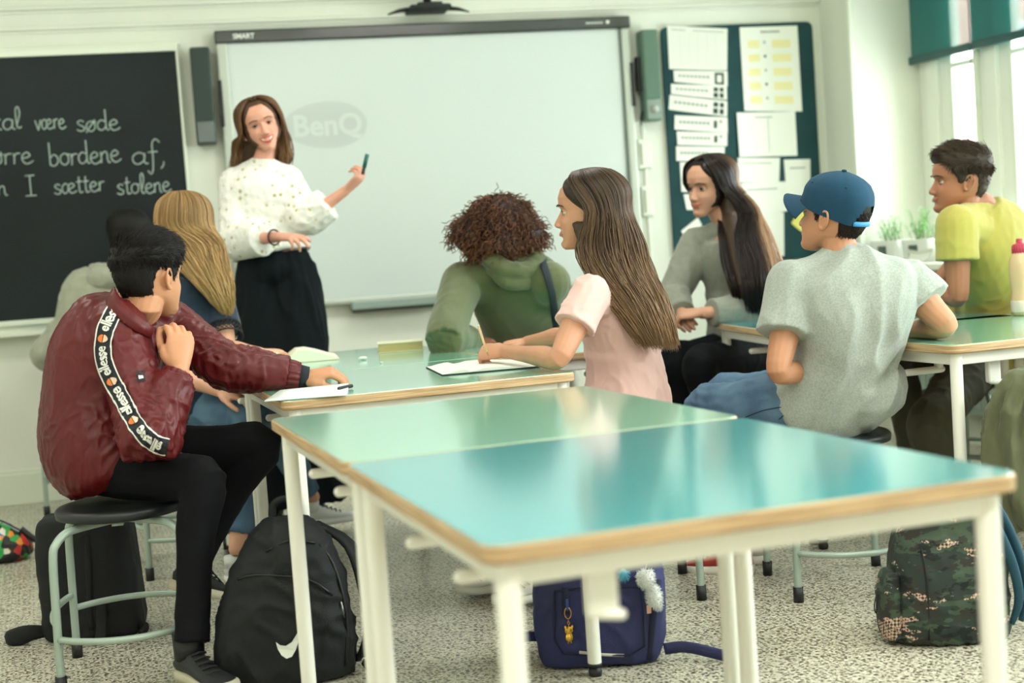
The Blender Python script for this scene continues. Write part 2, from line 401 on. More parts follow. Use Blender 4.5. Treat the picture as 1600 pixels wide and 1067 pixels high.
# ------------------------------------------------------------------ bodies
TS = [(-.10, .120, .100), (-.04, .160, .120), (.04, .165, .125), (.20, .150, .112), (.38, .135, .100), (.55, .145, .106), (.72, .160, .112), (.86, .158, .104), (.95, .115, .082), (1.01, .072, .062), (1.08, .055, .055)]
class Body:
    """joints: pelvis, neck, spine control, shoulders, elbows, wrists, knees, ankles, toes"""
    def __init__(b, **k): b.__dict__.update(k)
    def spine(b, t):
        p0, p1, p2 = b.pelvis, b.mid, b.neck
        return p0*(1-t)**2 + p1*2*t*(1-t) + p2*t*t
    def tors(b, infl=0, t0=-.2, t1=1.1, add=None, sides=24, hemflare=0):
        m = MB(); R = []
        sh = (b.shR-b.shL).normalized(); hp = b.hipside.normalized()
        ts = [x for x in TS if t0 <= x[0] <= t1]
        Q = catmull([V((t, w, d)) for t, w, d in ts], 3)
        for q in Q:
            t, w, d = q; c = b.spine(t); tan = (b.spine(t+.02)-b.spine(t-.02)).normalized()
            s_ = hp.lerp(sh, sm(0.1, .9, t)); s_ = (s_-tan*s_.dot(tan)).normalized(); f = tan.cross(s_)
            w = w*b.ws; d = d*b.ws
            e = infl if not callable(infl) else infl(t)
            if t > .9 and not callable(infl): e *= .6
            c = c + f*b.belly*gs(t-.3, .3)
            r = []
            for k in range(sides):
                a = 2*PI*k/sides; ca, sa = math.cos(a), math.sin(a)
                r.append(c + s_*((w+e)*math.copysign(abs(ca)**.85, ca)) + f*((d+e)*math.copysign(abs(sa)**.9, sa)))
            R.append(r)
        m.rings(R)
        return m
    def arm(b, side, infl=0, t1=2.0, r=(.058, .047, .040, .040, .027), n=14, trap=True):
        """shoulder -> elbow -> wrist; t1 in 0..2 where the tube stops"""
        s, e, w = (b.shR, b.elR, b.wrR) if side == 'R' else (b.shL, b.elL, b.wrL)
        ws = b.as_
        pts = [s, s.lerp(e, .3), s.lerp(e, .65), e, e.lerp(w, .25), e.lerp(w, .6), w]
        rr = [r[0]*ws, r[0]*.93*ws, r[1]*ws, r[2]*.98*ws, r[3]*1.02*ws, lerp(r[3], r[4], .6)*ws, r[4]*ws]
        tt = [0, .3, .65, 1, 1.25, 1.6, 2]
        P, Q = [], []
        inf = infl if callable(infl) else (lambda t: infl)
        for p, q, t in zip(pts, rr, tt):
            if t <= t1+1e-6: P.append(p); Q.append(q+inf(t))
            else:
                i = len(P)-1; f = (t1-tt[i])/(t-tt[i])
                if f > .05: P.append(pts[i].lerp(p, f)); Q.append(lerp(rr[i], q, f)+inf(t1))
                break
        m = MB(); m.tube(P, Q, n=n, sub=4, rnd=False)
        m.ell(s, Q[0]*1.0, n=14, m=9)
        if not trap: return m
        nk = b.neck
        m.tube([nk.lerp(b.spine(.97), .5), nk.lerp(s, .55)-V((0, 0, .006)), s], [.05*b.ws+inf(0)*.6, .052*b.ws+inf(0)*.8, Q[0]*.93], n=12, sub=3, rnd=True)
        ch = b.spine(.80)
        m.tube([ch, ch.lerp(s, .6), s], [.08*b.ws+inf(0)*.5, .07*b.ws+inf(0)*.7, Q[0]*.9], n=12, sub=2, rnd=True)
        return m
    def leg(b, side, infl=0, t1=2.0, r=(.088, .062, .055, .038), n=14):
        hp = b.hipside.normalized(); h = b.pelvis + hp*(.078*b.ws)*(1 if side == 'R' else -1) - V((0, 0, .0))
        k, a = (b.knR, b.anR) if side == 'R' else (b.knL, b.anL)
        inf = infl if callable(infl) else (lambda t: infl)
        calf = (k-h).normalized()*-.012
        pts = [h, h.lerp(k, .35), h.lerp(k, .75), k, k.lerp(a, .3)+calf, k.lerp(a, .65)+calf*.6, a]
        rr = [r[0]*b.ws, r[0]*.93*b.ws, r[1]*1.03*b.ws, r[1]*.97*b.ws, r[2]*b.ws, r[2]*.82*b.ws, r[3]*b.ws]
        tt = [0, .35, .75, 1, 1.3, 1.65, 2]
        P, Q = [], []
        for p, q, t in zip(pts, rr, tt):
            if t <= t1+1e-6: P.append(p); Q.append(q+inf(t))
            else:
                i = len(P)-1; f = (t1-tt[i])/(t-tt[i])
                if f > .05: P.append(pts[i].lerp(p, f)); Q.append(lerp(rr[i], q, f)+inf(t1))
                break
        m = MB(); m.tube(P, Q, n=n, sub=4); m.ell(h, Q[0]); return m
    def headM(b):
        r, f, u = frame(b.hfwd, b.hup); return mtx(r, f, u, b.head, b.hs)
    def neckmb(b, infl=0):
        M = b.headM(); a = M @ V((0, -.022, -.050)); c = M @ V((0, -.030, -.085))
        m = MB(); m.tube([a, c, b.neck + V((0, 0, .01)), b.spine(.93)], [.050*b.hs*b.nw+infl, .048*b.hs*b.nw+infl, .053*b.nw+infl, .060*b.nw+infl], n=18, sub=4)
        return m
def V4(p): return V((p.x, p.y, p.z, 1))
def body_mesh(b, o, skin, arms=('R', 'L'), legs=True, foot=False):
    M = b.headM()
    jw = getattr(b, 'jaw', 0); CURJAW[0] = jw
    h = MB(); h.v = [M @ V((v.x*(1-jw*sm(-.03, -.10, v.z)), v.y, v.z)) for v in HEAD.v]; h.f = list(HEAD.f); h.mi = list(HEAD.mi)
    h.merge(b.neckmb())
    fine = me_to_mb(remesh(h, .0032, 2, .4))
    out = MB(); out.merge(fine)
    am = MB()
    for s in arms: am.merge(b.arm(s, -.003, trap=False))
    for hm in b.hands: am.merge(hm)
    out.merge(me_to_mb(remesh(am, .0040, 2, .4)))
    c = b.tors(-.012, t1=1.02)
    if legs: c.merge(b.leg('R', -.003)).merge(b.leg('L', -.003))
    out.merge(me_to_mb(remesh(c, .013, 1)))
    return out.build('body', skin, o)
def garment(name, mb, o, mt, vox=.007, it=3, w=None, **k):
    me = remesh(mb, vox, it, .5)
    if w: wrinkle(me, *w, **k)
    return link(me, name, mt, o)
def shoe(o, ankle, toe, up, col, solecol, lace='1a1a1a', s=1.0, high=False, strap=None, name='shoe'):
    """ankle joint, toe direction, up; sole 28 cm long"""
    f = V(toe).normalized(); r = f.cross(V(up)).normalized(); u = r.cross(f)
    M = mtx(r, f, u, ankle - u*.075*s, s)
    u_ = MB(); R = []
    for y, w, h, z0 in ((-.068, .018, .040, .02), (-.060, .031, .075, .018), (-.035, .037, .092, .018), (0, .037, .098, .018), (.03, .037, .080, .018), (.07, .041, .060, .018), (.11, .044, .048, .018), (.15, .042, .040, .018), (.178, .032, .030, .018), (.192, .014, .018, .02)):
        R.append([V((w*math.cos(2*PI*k/16)*(1 if math.sin(2*PI*k/16) < .3 else .8), y, z0+(h-z0+.0)*.5+(h-z0)*.5*math.sin(2*PI*k/16))) for k in range(16)])
    u_.rings(R)
    u_.tube([V((0, -.02, .06)), V((0, -.02, .105 if not high else .13))], [.040, .042], n=16)
    sh = u_.tf(M).build(name, mat('shoe_'+col, col, .55, bump=.3), o)
    sl = MB(); R = []
    for y, w in ((-.075, .012), (-.066, .030), (-.04, .038), (0, .037), (.04, .039), (.08, .045), (.12, .048), (.155, .045), (.185, .033), (.200, .012)):
        lift = .006*sm(.12, .2, y)
        R.append([V((w*cx, y, z+lift)) for cx, z in ((-1, .002), (-1.02, .014), (-.96, .027), (.96, .027), (1.02, .014), (1, .002), (.5, 0), (-.5, 0))])
    sl.rings(R); sl.tf(M).build('sole', mat('sole_'+solecol, solecol, .6), sh)
    lc = MB()
    for i in range(5):
        y = .035+i*.019; z = .083-i*.009
        lc.tube([V((-.022, y-.004, z-.004)), V((0, y+.003, z+.003)), V((.022, y-.004, z-.004))], .0028, n=6, sub=2)
    lc.tf(M).build('laces', mat('lace_'+lace, lace, .8), sh)
    return sh
# ------------------------------------------------------------------ hair
CURJAW = [0]
def hair_shell(M, infl, name, mt, o, noise_amp=.0015):
    """shell over the head: infl(angle_deg 0 = front, z) -> thickness, negative = tucked below the skin"""
    m = MB(); R = []; zs = [-.10+i*.0055 for i in range(39)] + [.1145, .117]
    n = 72
    for z in zs:
        r = []
        for k in range(n):
            a = 2*PI*k/n; A = abs(math.degrees(a) if a <= PI else math.degrees(a)-360)
            p = hsurf(a, z); N = hnorm(p)
            t = infl(A, z, p.x)
            r.append(p + N*(t + (noise_amp*noise.noise(p*90) if t > 0 else 0)))
        R.append(r)
    m.rings(R)
    m.v = [V((v.x*(1-CURJAW[0]*sm(-.03, -.10, v.z)), v.y, v.z)) for v in m.v]
    m.tf(M)
    ob = m.build(name, mt, o)
    return ob
def settint(ob, fn):
    me = ob.data; a = me.color_attributes.new('tint', 'FLOAT_COLOR', 'POINT'); c = []
    for v in me.vertices: x, y = fn(v.co); c += [x, y, 0, 1]
    a.data.foreach_set('color', c)
def shortmask(front=.066, side=-.012, nape=-.058):
    def f(A, z, x):
        if A < 42: zm = front
        elif A < 68: zm = lerp(front, .03, (A-42)/26)
        elif A < 76: zm = lerp(.03, side, (A-68)/8)
        elif A < 92: zm = lerp(side, side+.004, (A-76)/16)
        elif A < 99: zm = lerp(side, .024, (A-92)/7)
        elif A < 112: zm = .024
        elif A < 128: zm = lerp(.024, nape+.012, (A-112)/16)
        else: zm = nape + .008*math.cos(math.radians((A-128)*5))
        return z-zm
    return f
def short_hair(o, M, mt, top=.022, side=.007, n=2600, comb=V((.2, 1, .2)), L=(.018, .03), mask=None, s=1, rad=.0011, seed=1, zcut=9):
    rnd = random.Random(seed); mk = mask or shortmask()
    def infl(A, z, x):
        e = mk(A, z, x); t = lerp(side, top, sm(.03, .085, z))
        return -.005 + (t+.005)*sm(-.004, .012, e)
    sh = hair_shell(M, infl, 'hair', mt, o)
    settint(sh, lambda c: (.25, 0))
    m = MB(); m.t = []
    cnt = 0
    while cnt < n:
        a = rnd.uniform(-PI, PI); z = rnd.uniform(-.07, .116) if rnd.random() < .5 else .117-(rnd.random()**1.6)*.09
        A = abs(math.degrees(a)); e = mk(A, z, 0)
        if e < .002 or z > zcut: continue
        p = hsurf(a, z); N = hnorm(p); t = infl(A, z, 0)
        k = sm(.02, .08, z); ln = lerp(.010, rnd.uniform(*L), k)
        d = V(comb)*k + V((0, -.2, -1))*(1-k); d = (d - N*d.dot(N)).normalized()
        d = (d + V((rnd.uniform(-.35, .35), rnd.uniform(-.35, .35), rnd.uniform(-.3, .3)))).normalized()
        p0 = p + N*(t*.7); P = [p0, p0 + (d*.8+N*lerp(.25, .5, k))*ln*.5, p0 + d*ln + N*ln*.22]
        c0 = len(m.v); m.tube([M @ q for q in P], [rad*1.3, rad, rad*.3], n=3, cap=False)
        tt = rnd.random(); m.t += [(tt, 0)]*(len(m.v)-c0); cnt += 1
    m.build('hair_strands', mt, sh)
    return sh
def picrings(r_, f_, L):
    # (front x, back x, y, depth, half depth) of a head seen from the side; the front edge sits just before the ear line
    out = []
    for xf, xb, y, d, hd in L:
        ay = (xb-xf)/1.17; c = J(xb-ay, y, d); out.append((c, r_*hd, -f_*(ay/FPX*d)))
    return out
def fall(o, M, mt, rings, n=520, rad=.0032, amin=35, part=0.0, seed=2, face=None, shell=None, wave=.006, tipmix=None, t0=.008, under=True, nseg=3, clip=None, wrap=1.0, amin_low=None):
    """long hair: shell on the skull, then locks that follow the skull and fall through the rings
    rings: list of (centre, axis x, axis y) world ellipses; a lock at angle a keeps its angle through them"""
    rnd = random.Random(seed)
    def infl(A, z, x):
        if shell: t = shell(A, z, x)
        else:
            zm = .070 if A < 30 else (lerp(.070, .02, (A-30)/25) if A < 55 else (lerp(.02, -.2, (A-55)/15) if A < 70 else -.2))
            t = -.006+.014*sm(-.004, .014, z-zm)
        return t
    sh = hair_shell(M, infl, 'hair', mt, o)
    settint(sh, lambda c: (.3, 0))
    if under:
        u = MB(); R = []; k0 = 20
        top = []
        for c, ax, ay in rings:
            R.append([c + ax*(.80*math.cos(2*PI*k/k0)) + ay*(.80*max(math.sin(2*PI*k/k0), -1 if clip is None else -clip+.12)) for k in range(k0)])
        Rs = []
        for a, b in zip(R, R[1:]):
            for q in (0, .5): Rs.append([x.lerp(y, q) for x, y in zip(a, b)])
        Rs.append([rings[-1][0].lerp(p, .5) for p in R[-1]])
        u.rings(Rs); me = remesh(u, .010, 2); ob = link(me, 'hair_underlayer', mt, sh); settint(ob, lambda c: (.12, .1))
    m = MB(); m.t = []
    for i in range(n):
        # azimuth on the skull, 0 = front; hair from amin..360-amin
        a = math.radians(rnd.uniform(amin, 360-amin))
        sx = 1 if math.sin(a) > 0 else -1
        lay = rnd.random(); jit = rnd.uniform(-1, 1)
        yroot = lerp(.055, -.05, rnd.random())
        P = []
        pr = V((part + sx*.003, lerp(.07, -.06, min(1, max(0, (math.degrees(a if a < PI else 2*PI-a)-30)/140))), 0))
        pr.z = .119 - .030*((pr.y+.01)/.085)**2
        P.append(pr + V((0, 0, t0+.004)))
        A0 = math.degrees(a if a <= PI else 2*PI-a); al = amin_low or amin; A1 = al+(A0-amin)*(180-al)/(180-amin)
        aup = a; alo = math.radians(A1) if a <= PI else 2*PI-math.radians(A1)
        for z, e, mixf in ((.103, .004, 0), (.080, .005, .25), (.045, .007, .7), (.0, .013, 1)):
            a = lerp(aup, alo, mixf); q = hsurf(a, z); q = q + hnorm(q)*(t0+e+.010*lay)
            if z > .09: q = q.lerp(pr+V((0, 0, t0+.006)), .3)
            P.append(q)
        # the angle in ring space: right = 0, back = 90 (ring ay points to the back)
        W_ = [M @ p for p in P]
        th = PI/2 + (PI-a)*-1 if False else math.atan2(-math.cos(a), math.sin(a)); th = th if th > -PI/2 else th+2*PI
        nr = len(rings)
        for j, (c, ax, ay) in enumerate(rings[1:]):
            th_ = PI/2+(th-PI/2)*(1+(wrap-1)*min(1, (j+1)/2))
            rr = .76+.28*lay + rnd.uniform(-.02, .02)
            w = rings[min(j+1, len(rings)-1)]
            th2 = th_ + rnd.uniform(-.03, .03) + jit*(j+1)*.04
            W_.append(c + ax*(rr*math.cos(th2)) + ay*(rr*math.sin(th2)) + V((rnd.uniform(-1, 1), rnd.uniform(-1, 1), rnd.uniform(-1, 1)))*wave)
        last = W_[-1]; prev = W_[-2]
        if rnd.random() < .6: W_[-1] = last + (last-prev).normalized()*rnd.uniform(-.05, .02)
        nn = len(W_); r = rad*rnd.uniform(.6, 1.2)
        c0 = len(m.v)
        m.tube(W_, [r*.6]+[r]*(nn-2)+[r*.15], n=3, sub=nseg, cap=False, flat=1.0)
        tot = len(m.v)-c0; rings_n = tot//3; tt = rnd.random()
        rl = rnd.random()
        for q in range(rings_n):
            f = q/(rings_n-1); tm = (tipmix(f, rl, a) if tipmix else 0)
            m.t += [(tt, tm)]*3
    m.build('hair_locks', mt, sh)
    return sh

# ================================================================== SETTING
M_wall = mat('wall_paint', 'e3e6d9', .75, var=.02, vscale=3, bump=.15, bscale=60)
M_trim = mat('trim_paint', 'e6ecdc', .45)
M_white = mat('white_paint', 'eef0e6', .4)
M_metal = mat('white_metal', 'efefe6', .35)
M_black = mat('black_plastic', '16191a', .5)
M_dgrey = mat('dark_grey_plastic', '323a39', .55)
def floor_mat():
    m = bpy.data.materials.new('terrazzo'); m.use_nodes = True; n = m.node_tree; b = n.nodes['Principled BSDF']; L = n.links
    tc = n.nodes.new('ShaderNodeTexCoord'); b.inputs['Roughness'].default_value = .28; b.inputs['Specular IOR Level'].default_value = .45
    col = None
    base = n.nodes.new('ShaderNodeTexNoise'); base.inputs['Scale'].default_value = 2.5; L.new(tc.outputs['Object'], base.inputs['Vector'])
    r0 = n.nodes.new('ShaderNodeValToRGB'); r0.color_ramp.elements[0].color = lin('bdb9a4'); r0.color_ramp.elements[1].color = lin('cbc7b4')
    L.new(base.outputs['Fac'], r0.inputs['Fac']); col = r0.outputs['Color']
    for sc, th, c, seed, jit in ((64, .30, 'dad6c4', 0, .9), (58, .25, '8f8b78', 3, 1), (58, .22, '504f45', 7, 1), (84, .24, '564d3f', 11, 1)):
        mp = n.nodes.new('ShaderNodeMapping'); mp.inputs['Location'].default_value = (seed*.37, seed*.91, 0)
        L.new(tc.outputs['Object'], mp.inputs['Vector'])
        dn = n.nodes.new('ShaderNodeTexNoise'); dn.inputs['Scale'].default_value = sc*.9; L.new(mp.outputs[0], dn.inputs['Vector'])
        ad = n.nodes.new('ShaderNodeVectorMath'); ad.operation = 'MULTIPLY_ADD'; ad.inputs[1].default_value = (.011,)*3
        L.new(dn.outputs['Color'], ad.inputs[0]); L.new(mp.outputs[0], ad.inputs[2])
        v = n.nodes.new('ShaderNodeTexVoronoi'); v.inputs['Scale'].default_value = sc; v.voronoi_dimensions = '2D'; L.new(ad.outputs[0], v.inputs['Vector'])
        sp = n.nodes.new('ShaderNodeSeparateColor'); L.new(v.outputs['Color'], sp.inputs[0])
        g = n.nodes.new('ShaderNodeMath'); g.operation = 'MULTIPLY'; g.inputs[1].default_value = th*1.5; L.new(sp.outputs[0], g.inputs[0])
        lt = n.nodes.new('ShaderNodeMath'); lt.operation = 'LESS_THAN'; L.new(v.outputs['Distance'], lt.inputs[0]); L.new(g.outputs[0], lt.inputs[1])
        mx = n.nodes.new('ShaderNodeMix'); mx.data_type = 'RGBA'; L.new(lt.outputs[0], mx.inputs[0]); L.new(col, mx.inputs[6]); mx.inputs[7].default_value = lin(c); col = mx.outputs[2]
    L.new(col, b.inputs['Base Color']); return m
struct(MB().box((1, 3, -.05), (7, 9.6, .1)).build('floor', floor_mat(), None, False))
struct(MB().box((1, 3, 3.15), (7.6, 9.8, .1)).build('ceiling', mat('ceiling_paint', 'eceee2', .8), None, False))
RW = Matrix.Rotation(WTH, 3, 'Z')
def wbox(mb, u0, u1, z0, z1, d0, d1, mi=0, bev=0):
    """box on the board wall: u/z span, d0..d1 distance from the wall into the room"""
    return mb.box(wp((u0+u1)/2, (z0+z1)/2, (d0+d1)/2), (abs(u1-u0), abs(d1-d0), abs(z1-z0)), RW, mi, bev)
struct(wbox(MB(), -2.4, 4.95, -.1, 3.2, -.15, 0).build('wall_back', M_wall, None, False))
struct(MB().box((-2.25, 3, 1.5), (.15, 10, 3.4)).build('wall_left', M_wall, None, False))
struct(MB().box((1, -1.7, 1.5), (7.6, .15, 3.4)).build('wall_front', M_wall, None, False))
XW = 4.21
w = MB()
for y0, y1, z0, z1 in ((6.645, 7.3, -.1, 3.2), (4.0, 6.645, -.1, .88), (4.0, 6.645, 2.86, 3.2), (3.3, 4.0, -.1, 3.2), (.3, 3.3, -.1, .88), (.3, 3.3, 2.86, 3.2), (-1.8, .3, -.1, 3.2)):
    w.box((XW+.27, (y0+y1)/2, (z0+z1)/2), (.54, y1-y0, z1-z0))
struct(w.build('wall_right', M_wall, None, False))
# mouldings, skirting
for i, z in enumerate((2.329, 2.427)):
    b = MB(); wbox(b, -2.2, 4.53, z-.012, z+.008, 0, .018, bev=.005); wbox(b, -2.2, 4.53, z-.026, z-.014, 0, .008)
    struct(b.build('trim_%d' % (i+1), M_wall, None, False))
b = MB(); wbox(b, -2.2, 4.53, 0, .155, 0, .02, bev=.004); wbox(b, -2.2, 4.53, .15, .172, 0, .012, bev=.004)
struct(b.build('baseboard_back', mat('skirting', 'd9dfcd', .5), None, False))
struct(MB().box((XW-.01, 6.79, .08), (.02, .3, .16), bev=.004).build('baseboard_right', mat('skirting', 'd9dfcd', .5), None, False))
b = MB(); b.box((XW-.004, 6.652, 1.87), (.03, .035, 1.98), bev=.008)
struct(b.build('trim_3', M_trim, None, False))
LAMPLAB = ['added ceiling fill lamp near the chalkboard', 'added ceiling fill lamp near the notice board', 'added ceiling fill lamp over the left side of the room', 'added ceiling fill lamp over the foreground tables', 'added ceiling fill lamp above the camera']
for lx, ly in FILL_LAMPS:  # housings for the added fill lamps, out of view
    t = thing('fill_lamp', LAMPLAB[FILL_LAMPS.index((lx, ly))], 'lamp', (lx, ly, 3.1), 'added ceiling fill lamps')
    h = MB().box((0, 0, -.02), (1.3, .6, .04), bev=.006); h.build('housing', M_white, t, False)
# windows
def glass_mat():
    m = bpy.data.materials.new('window_glass'); m.use_nodes = True; n = m.node_tree; n.nodes.clear()
    o = n.nodes.new('ShaderNodeOutputMaterial'); mx = n.nodes.new('ShaderNodeMixShader'); t = n.nodes.new('ShaderNodeBsdfTransparent'); g = n.nodes.new('ShaderNodeBsdfGlossy')
    g.inputs['Roughness'].default_value = .02; mx.inputs[0].default_value = .07; t.inputs[0].default_value = (.97, 1, .98, 1)
    n.links.new(t.outputs[0], mx.inputs[1]); n.links.new(g.outputs[0], mx.inputs[2]); n.links.new(mx.outputs[0], o.inputs[0]); return m
M_glass = glass_mat()
def window(k, y0, y1, panes):
    t = bpy.data.objects.new('window_%d' % k, None); COL.objects.link(t); t['kind'] = 'structure'
    fr = MB(); fr.box((4.65, (y0+y1)/2, .93), (.08, y0-y1, .09), bev=.006); fr.box((4.65, (y0+y1)/2, 2.83), (.08, y0-y1, .07), bev=.006)
    edges = [y0] + [e for p in panes for e in p] + [y1]
    for a, c in zip(edges[0::2], edges[1::2]):
        fr.box((4.65, (a+c)/2, 1.87), (.07, abs(a-c), 1.9), bev=.004)
        wd = abs(a-c)
        if wd > .12:
            fr.box((4.605, (a+c)/2, 1.87), (.03, wd*.35, 1.88), bev=.006)
    fr.build('window_frame', M_white, t, False)
    for a, c in panes:
        s_ = MB()
        for yy in (a-.018, c+.018): s_.box((4.618, yy, 1.87), (.035, .036, 1.82), bev=.006)
        for zz in (.99, 1.88, 2.77): s_.box((4.618, (a+c)/2, zz), (.034, a-c, .036 if zz != 1.88 else .03), bev=.006)
        sash = s_.build('sash', M_trim, t, False)
        MB().box((4.64, (a+c)/2, 1.87), (.006, a-c, 1.82)).build('pane', M_glass, sash, False)
        hd = MB(); hd.box((4.597, c-.05, 1.33), (.012, .02, .07), bev=.003); hd.tube([(4.59, c-.05, 1.35), (4.565, c-.05, 1.35), (4.562, c-.05, 1.30), (4.566, c-.05, 1.24)], .006, n=8, sub=3)
        hd.build('handle', mat('steel', '8a8f8c', .3, 1), t)
    hg = MB(); hg.tube([(4.60, y0-.17, 1.5), (4.60, y0-.17, 1.56)], .008, n=8); hg.build('hinge', M_white, t)
    return t
window(1, 6.645, 4.0, [(6.37, 6.13), (5.89, 5.50), (5.26, 4.87), (4.60, 4.22)])
window(2, 3.3, .3, [(3.1, 2.6), (2.35, 1.85), (1.6, 1.1), (.9, .45)])
sl = MB(); sl.box((4.34, 5.32, .865), (.52, 2.7, .035), bev=.008); struct(sl.build('trim_4', M_white, None, False))
sl = MB(); sl.box((4.34, 1.8, .865), (.52, 3.04, .035), bev=.008); struct(sl.build('trim_5', M_white, None, False))
# blind
t = thing('roller_blind', 'dark teal see-through roller blind half lowered over the window', 'blind', (4.56, 5.35, 1.93), world=True)
M_bl = mat('blind_cloth', '2a7472', .7, alpha=.74)
MB().box((4.56, 5.34, 2.41), (.003, 2.56, .90)).build('blind_fabric', M_bl, t, False)
MB().box((4.56, 5.34, 1.945), (.022, 2.60, .042), bev=.006).build('bottom_bar', mat('blind_bar', '1d4a4c', .4), t, False)
MB().tube([(4.56, 4.05, 2.84), (4.56, 6.62, 2.84)], .022, n=14).build('roller_tube', mat('blind_bar', '1d4a4c', .4), t)
MB().tube([(4.545, 6.10, 1.62), (4.545, 6.10, 2.80)], .003, n=6).build('pull_cord', mat('blind_bar', '1d4a4c', .4), t)
# house across the street
t = thing('brick_house', 'pale pinkish brick house seen through the window panes', 'building', (16, 17.5, -6), world=True)
MB().box((17, 17, 1), (5, 14, 13)).build('facade', mat('pale_brick', 'c9a79a', .8, var=.15, vscale=4), t, False)
for yy in (11.5, 13.6, 15.7, 17.8):
    for zz in (.4, 3.2):
        f = MB(); f.box((14.47, yy, zz), (.12, 1.1, 1.5), bev=.02); wd = f.build('window', M_white, t, False)
        for q in (-.26, .26): MB().box((14.40, yy+q, zz), (.03, .42, 1.3)).build('pane', mat('far_glass', '8fa6a6', .1), wd, False)

# ------------------------------------------------------------------ chalkboard
cb = thing('chalkboard', 'black chalkboard with white handwriting, in a pale frame on the left', 'chalkboard', wp(-.45, .85, 0), world=True)
wbox(MB(), -1.95, 1.032, .912, 2.188, .02, .035).build('writing_surface', mat('slate', '10171b', .42, c2='162123', vscale=2.2, var=.2, spec=.25), cb, False)
b = MB(); wbox(b, -2.0, 1.045, 2.188, 2.222, 0, .05, bev=.004); wbox(b, 1.032, 1.045, .90, 2.2, 0, .045, bev=.003); wbox(b, -2.0, 1.045, .885, .912, 0, .05, bev=.004); wbox(b, -2.0, 1.055, 2.222, 2.236, 0, .03, bev=.004)
b.build('frame', M_trim, cb, False)
b = MB(); wbox(b, -2.0, 1.0, .835, .885, 0, .03, bev=.004); wbox(b, -2.0, 1.0, .835, .845, .02, .10, bev=.003); wbox(b, -2.0, 1.0, .835, .862, .095, .105, bev=.003)
b.build('chalk_tray', M_trim, cb, False)
# single-stroke handwriting
G = {
 'a': (.62, [[(.5, .85), (.3, 1.0), (.08, .75), (.05, .3), (.2, .02), (.4, .15), (.52, .5), (.53, .95), (.5, .3), (.56, .05), (.66, .05)]]),
 'b': (.60, [[(.08, 2.0), (.08, 1.0), (.08, .05)], [(.08, .65), (.3, .95), (.5, .7), (.48, .25), (.28, 0), (.08, .12)]]),
 'd': (.66, [[(.45, .8), (.25, .95), (.05, .6), (.08, .15), (.28, 0), (.48, .3)], [(.5, 1.95), (.5, 1.0), (.5, .2), (.58, 0), (.68, .06)]]),
 'e': (.56, [[(.05, .5), (.3, .55), (.45, .75), (.3, 1.0), (.1, .8), (.04, .4), (.2, .02), (.42, .05), (.6, .25)]]),
 'f': (.5, [[(.55, 1.75), (.4, 2.05), (.25, 1.7), (.24, .6), (.2, -.6), (.1, -.9), (.0, -.6)], [(.05, .95), (.45, .98)]]),
 'k': (.55, [[(.08, 2.0), (.08, 1.0), (.08, 0)], [(.48, 1.0), (.12, .5), (.5, .0)]]),
 'l': (.36, [[(.1, .2), (.3, 1.3), (.25, 1.95), (.12, 1.8), (.1, .9), (.14, .15), (.25, 0), (.36, .15)]]),
 'n': (.58, [[(.06, .95), (.08, .4), (.06, 0)], [(.07, .6), (.25, .95), (.4, .85), (.42, .3), (.48, .02), (.58, .08)]]),
 'o': (.58, [[(.3, .98), (.08, .75), (.06, .25), (.27, 0), (.48, .25), (.48, .75), (.3, .98), (.4, .9), (.6, .85)]]),
 'r': (.44, [[(.08, .95), (.1, .5), (.08, 0)], [(.09, .6), (.22, .92), (.42, .92)]]),
 's': (.5, [[(.42, .85), (.25, 1.0), (.08, .8), (.2, .55), (.42, .35), (.38, .05), (.18, 0), (.02, .15)]]),
 't': (.42, [[(.2, 1.65), (.18, .8), (.2, .12), (.3, 0), (.42, .12)], [(.0, 1.1), (.4, 1.15)]]),
 'v': (.5, [[(.02, .95), (.2, .05), (.25, .05), (.46, .98)]]),
 'I': (.45, [[(.05, 1.8), (.4, 1.82)], [(.22, 1.8), (.22, .9), (.22, 0)], [(.02, 0), (.42, .0)]]),
 ',': (.3, [[(.16, .1), (.14, -.2), (.02, -.5)]]),
 '-': (.3, [[(.0, .5), (.25, .5)]]),
 ' ': (.62, []),
}
G['ø'] = (.6, G['o'][1] + [[(.0, -.1), (.52, 1.1)]])
G['æ'] = (.95, [[(.42, .85), (.25, 1.0), (.06, .7), (.06, .2), (.22, 0), (.4, .3), (.44, .8), (.42, .4), (.66, .55), (.82, .78), (.66, 1.0), (.48, .8), (.44, .35), (.6, .02), (.8, .06), (.96, .22)]])
def chalk(text, u, z, h, slope=0, sx=1.0, rad=.0033, seed=0):
    rnd = random.Random(seed); m = MB(); x = 0
    for ch in text:
        adv, st = G[ch]
        dy = rnd.uniform(-.06, .06)
        for s_ in st:
            P = [V((x+px, py+dy, 0)) for px, py in s_]; P = catmull(P, 4)
            m.tube([wp(u+p.x*h*sx, z+p.y*h+slope*p.x*h, .0365) for p in P], rad, n=5, up=WN, flat=.4)
        x += adv
    m.build('handwriting', mat('chalk', 'b9c8bd', .95, c2='8fa39a', vscale=120), cb)
    return x*h*sx
def wuv(px, py):
    r = J(px, py, 1)-CAM; tt = ((W0-CAM).dot(WN))/r.dot(WN); p = CAM+r*tt
    return (p-W0).dot(WU), p.z
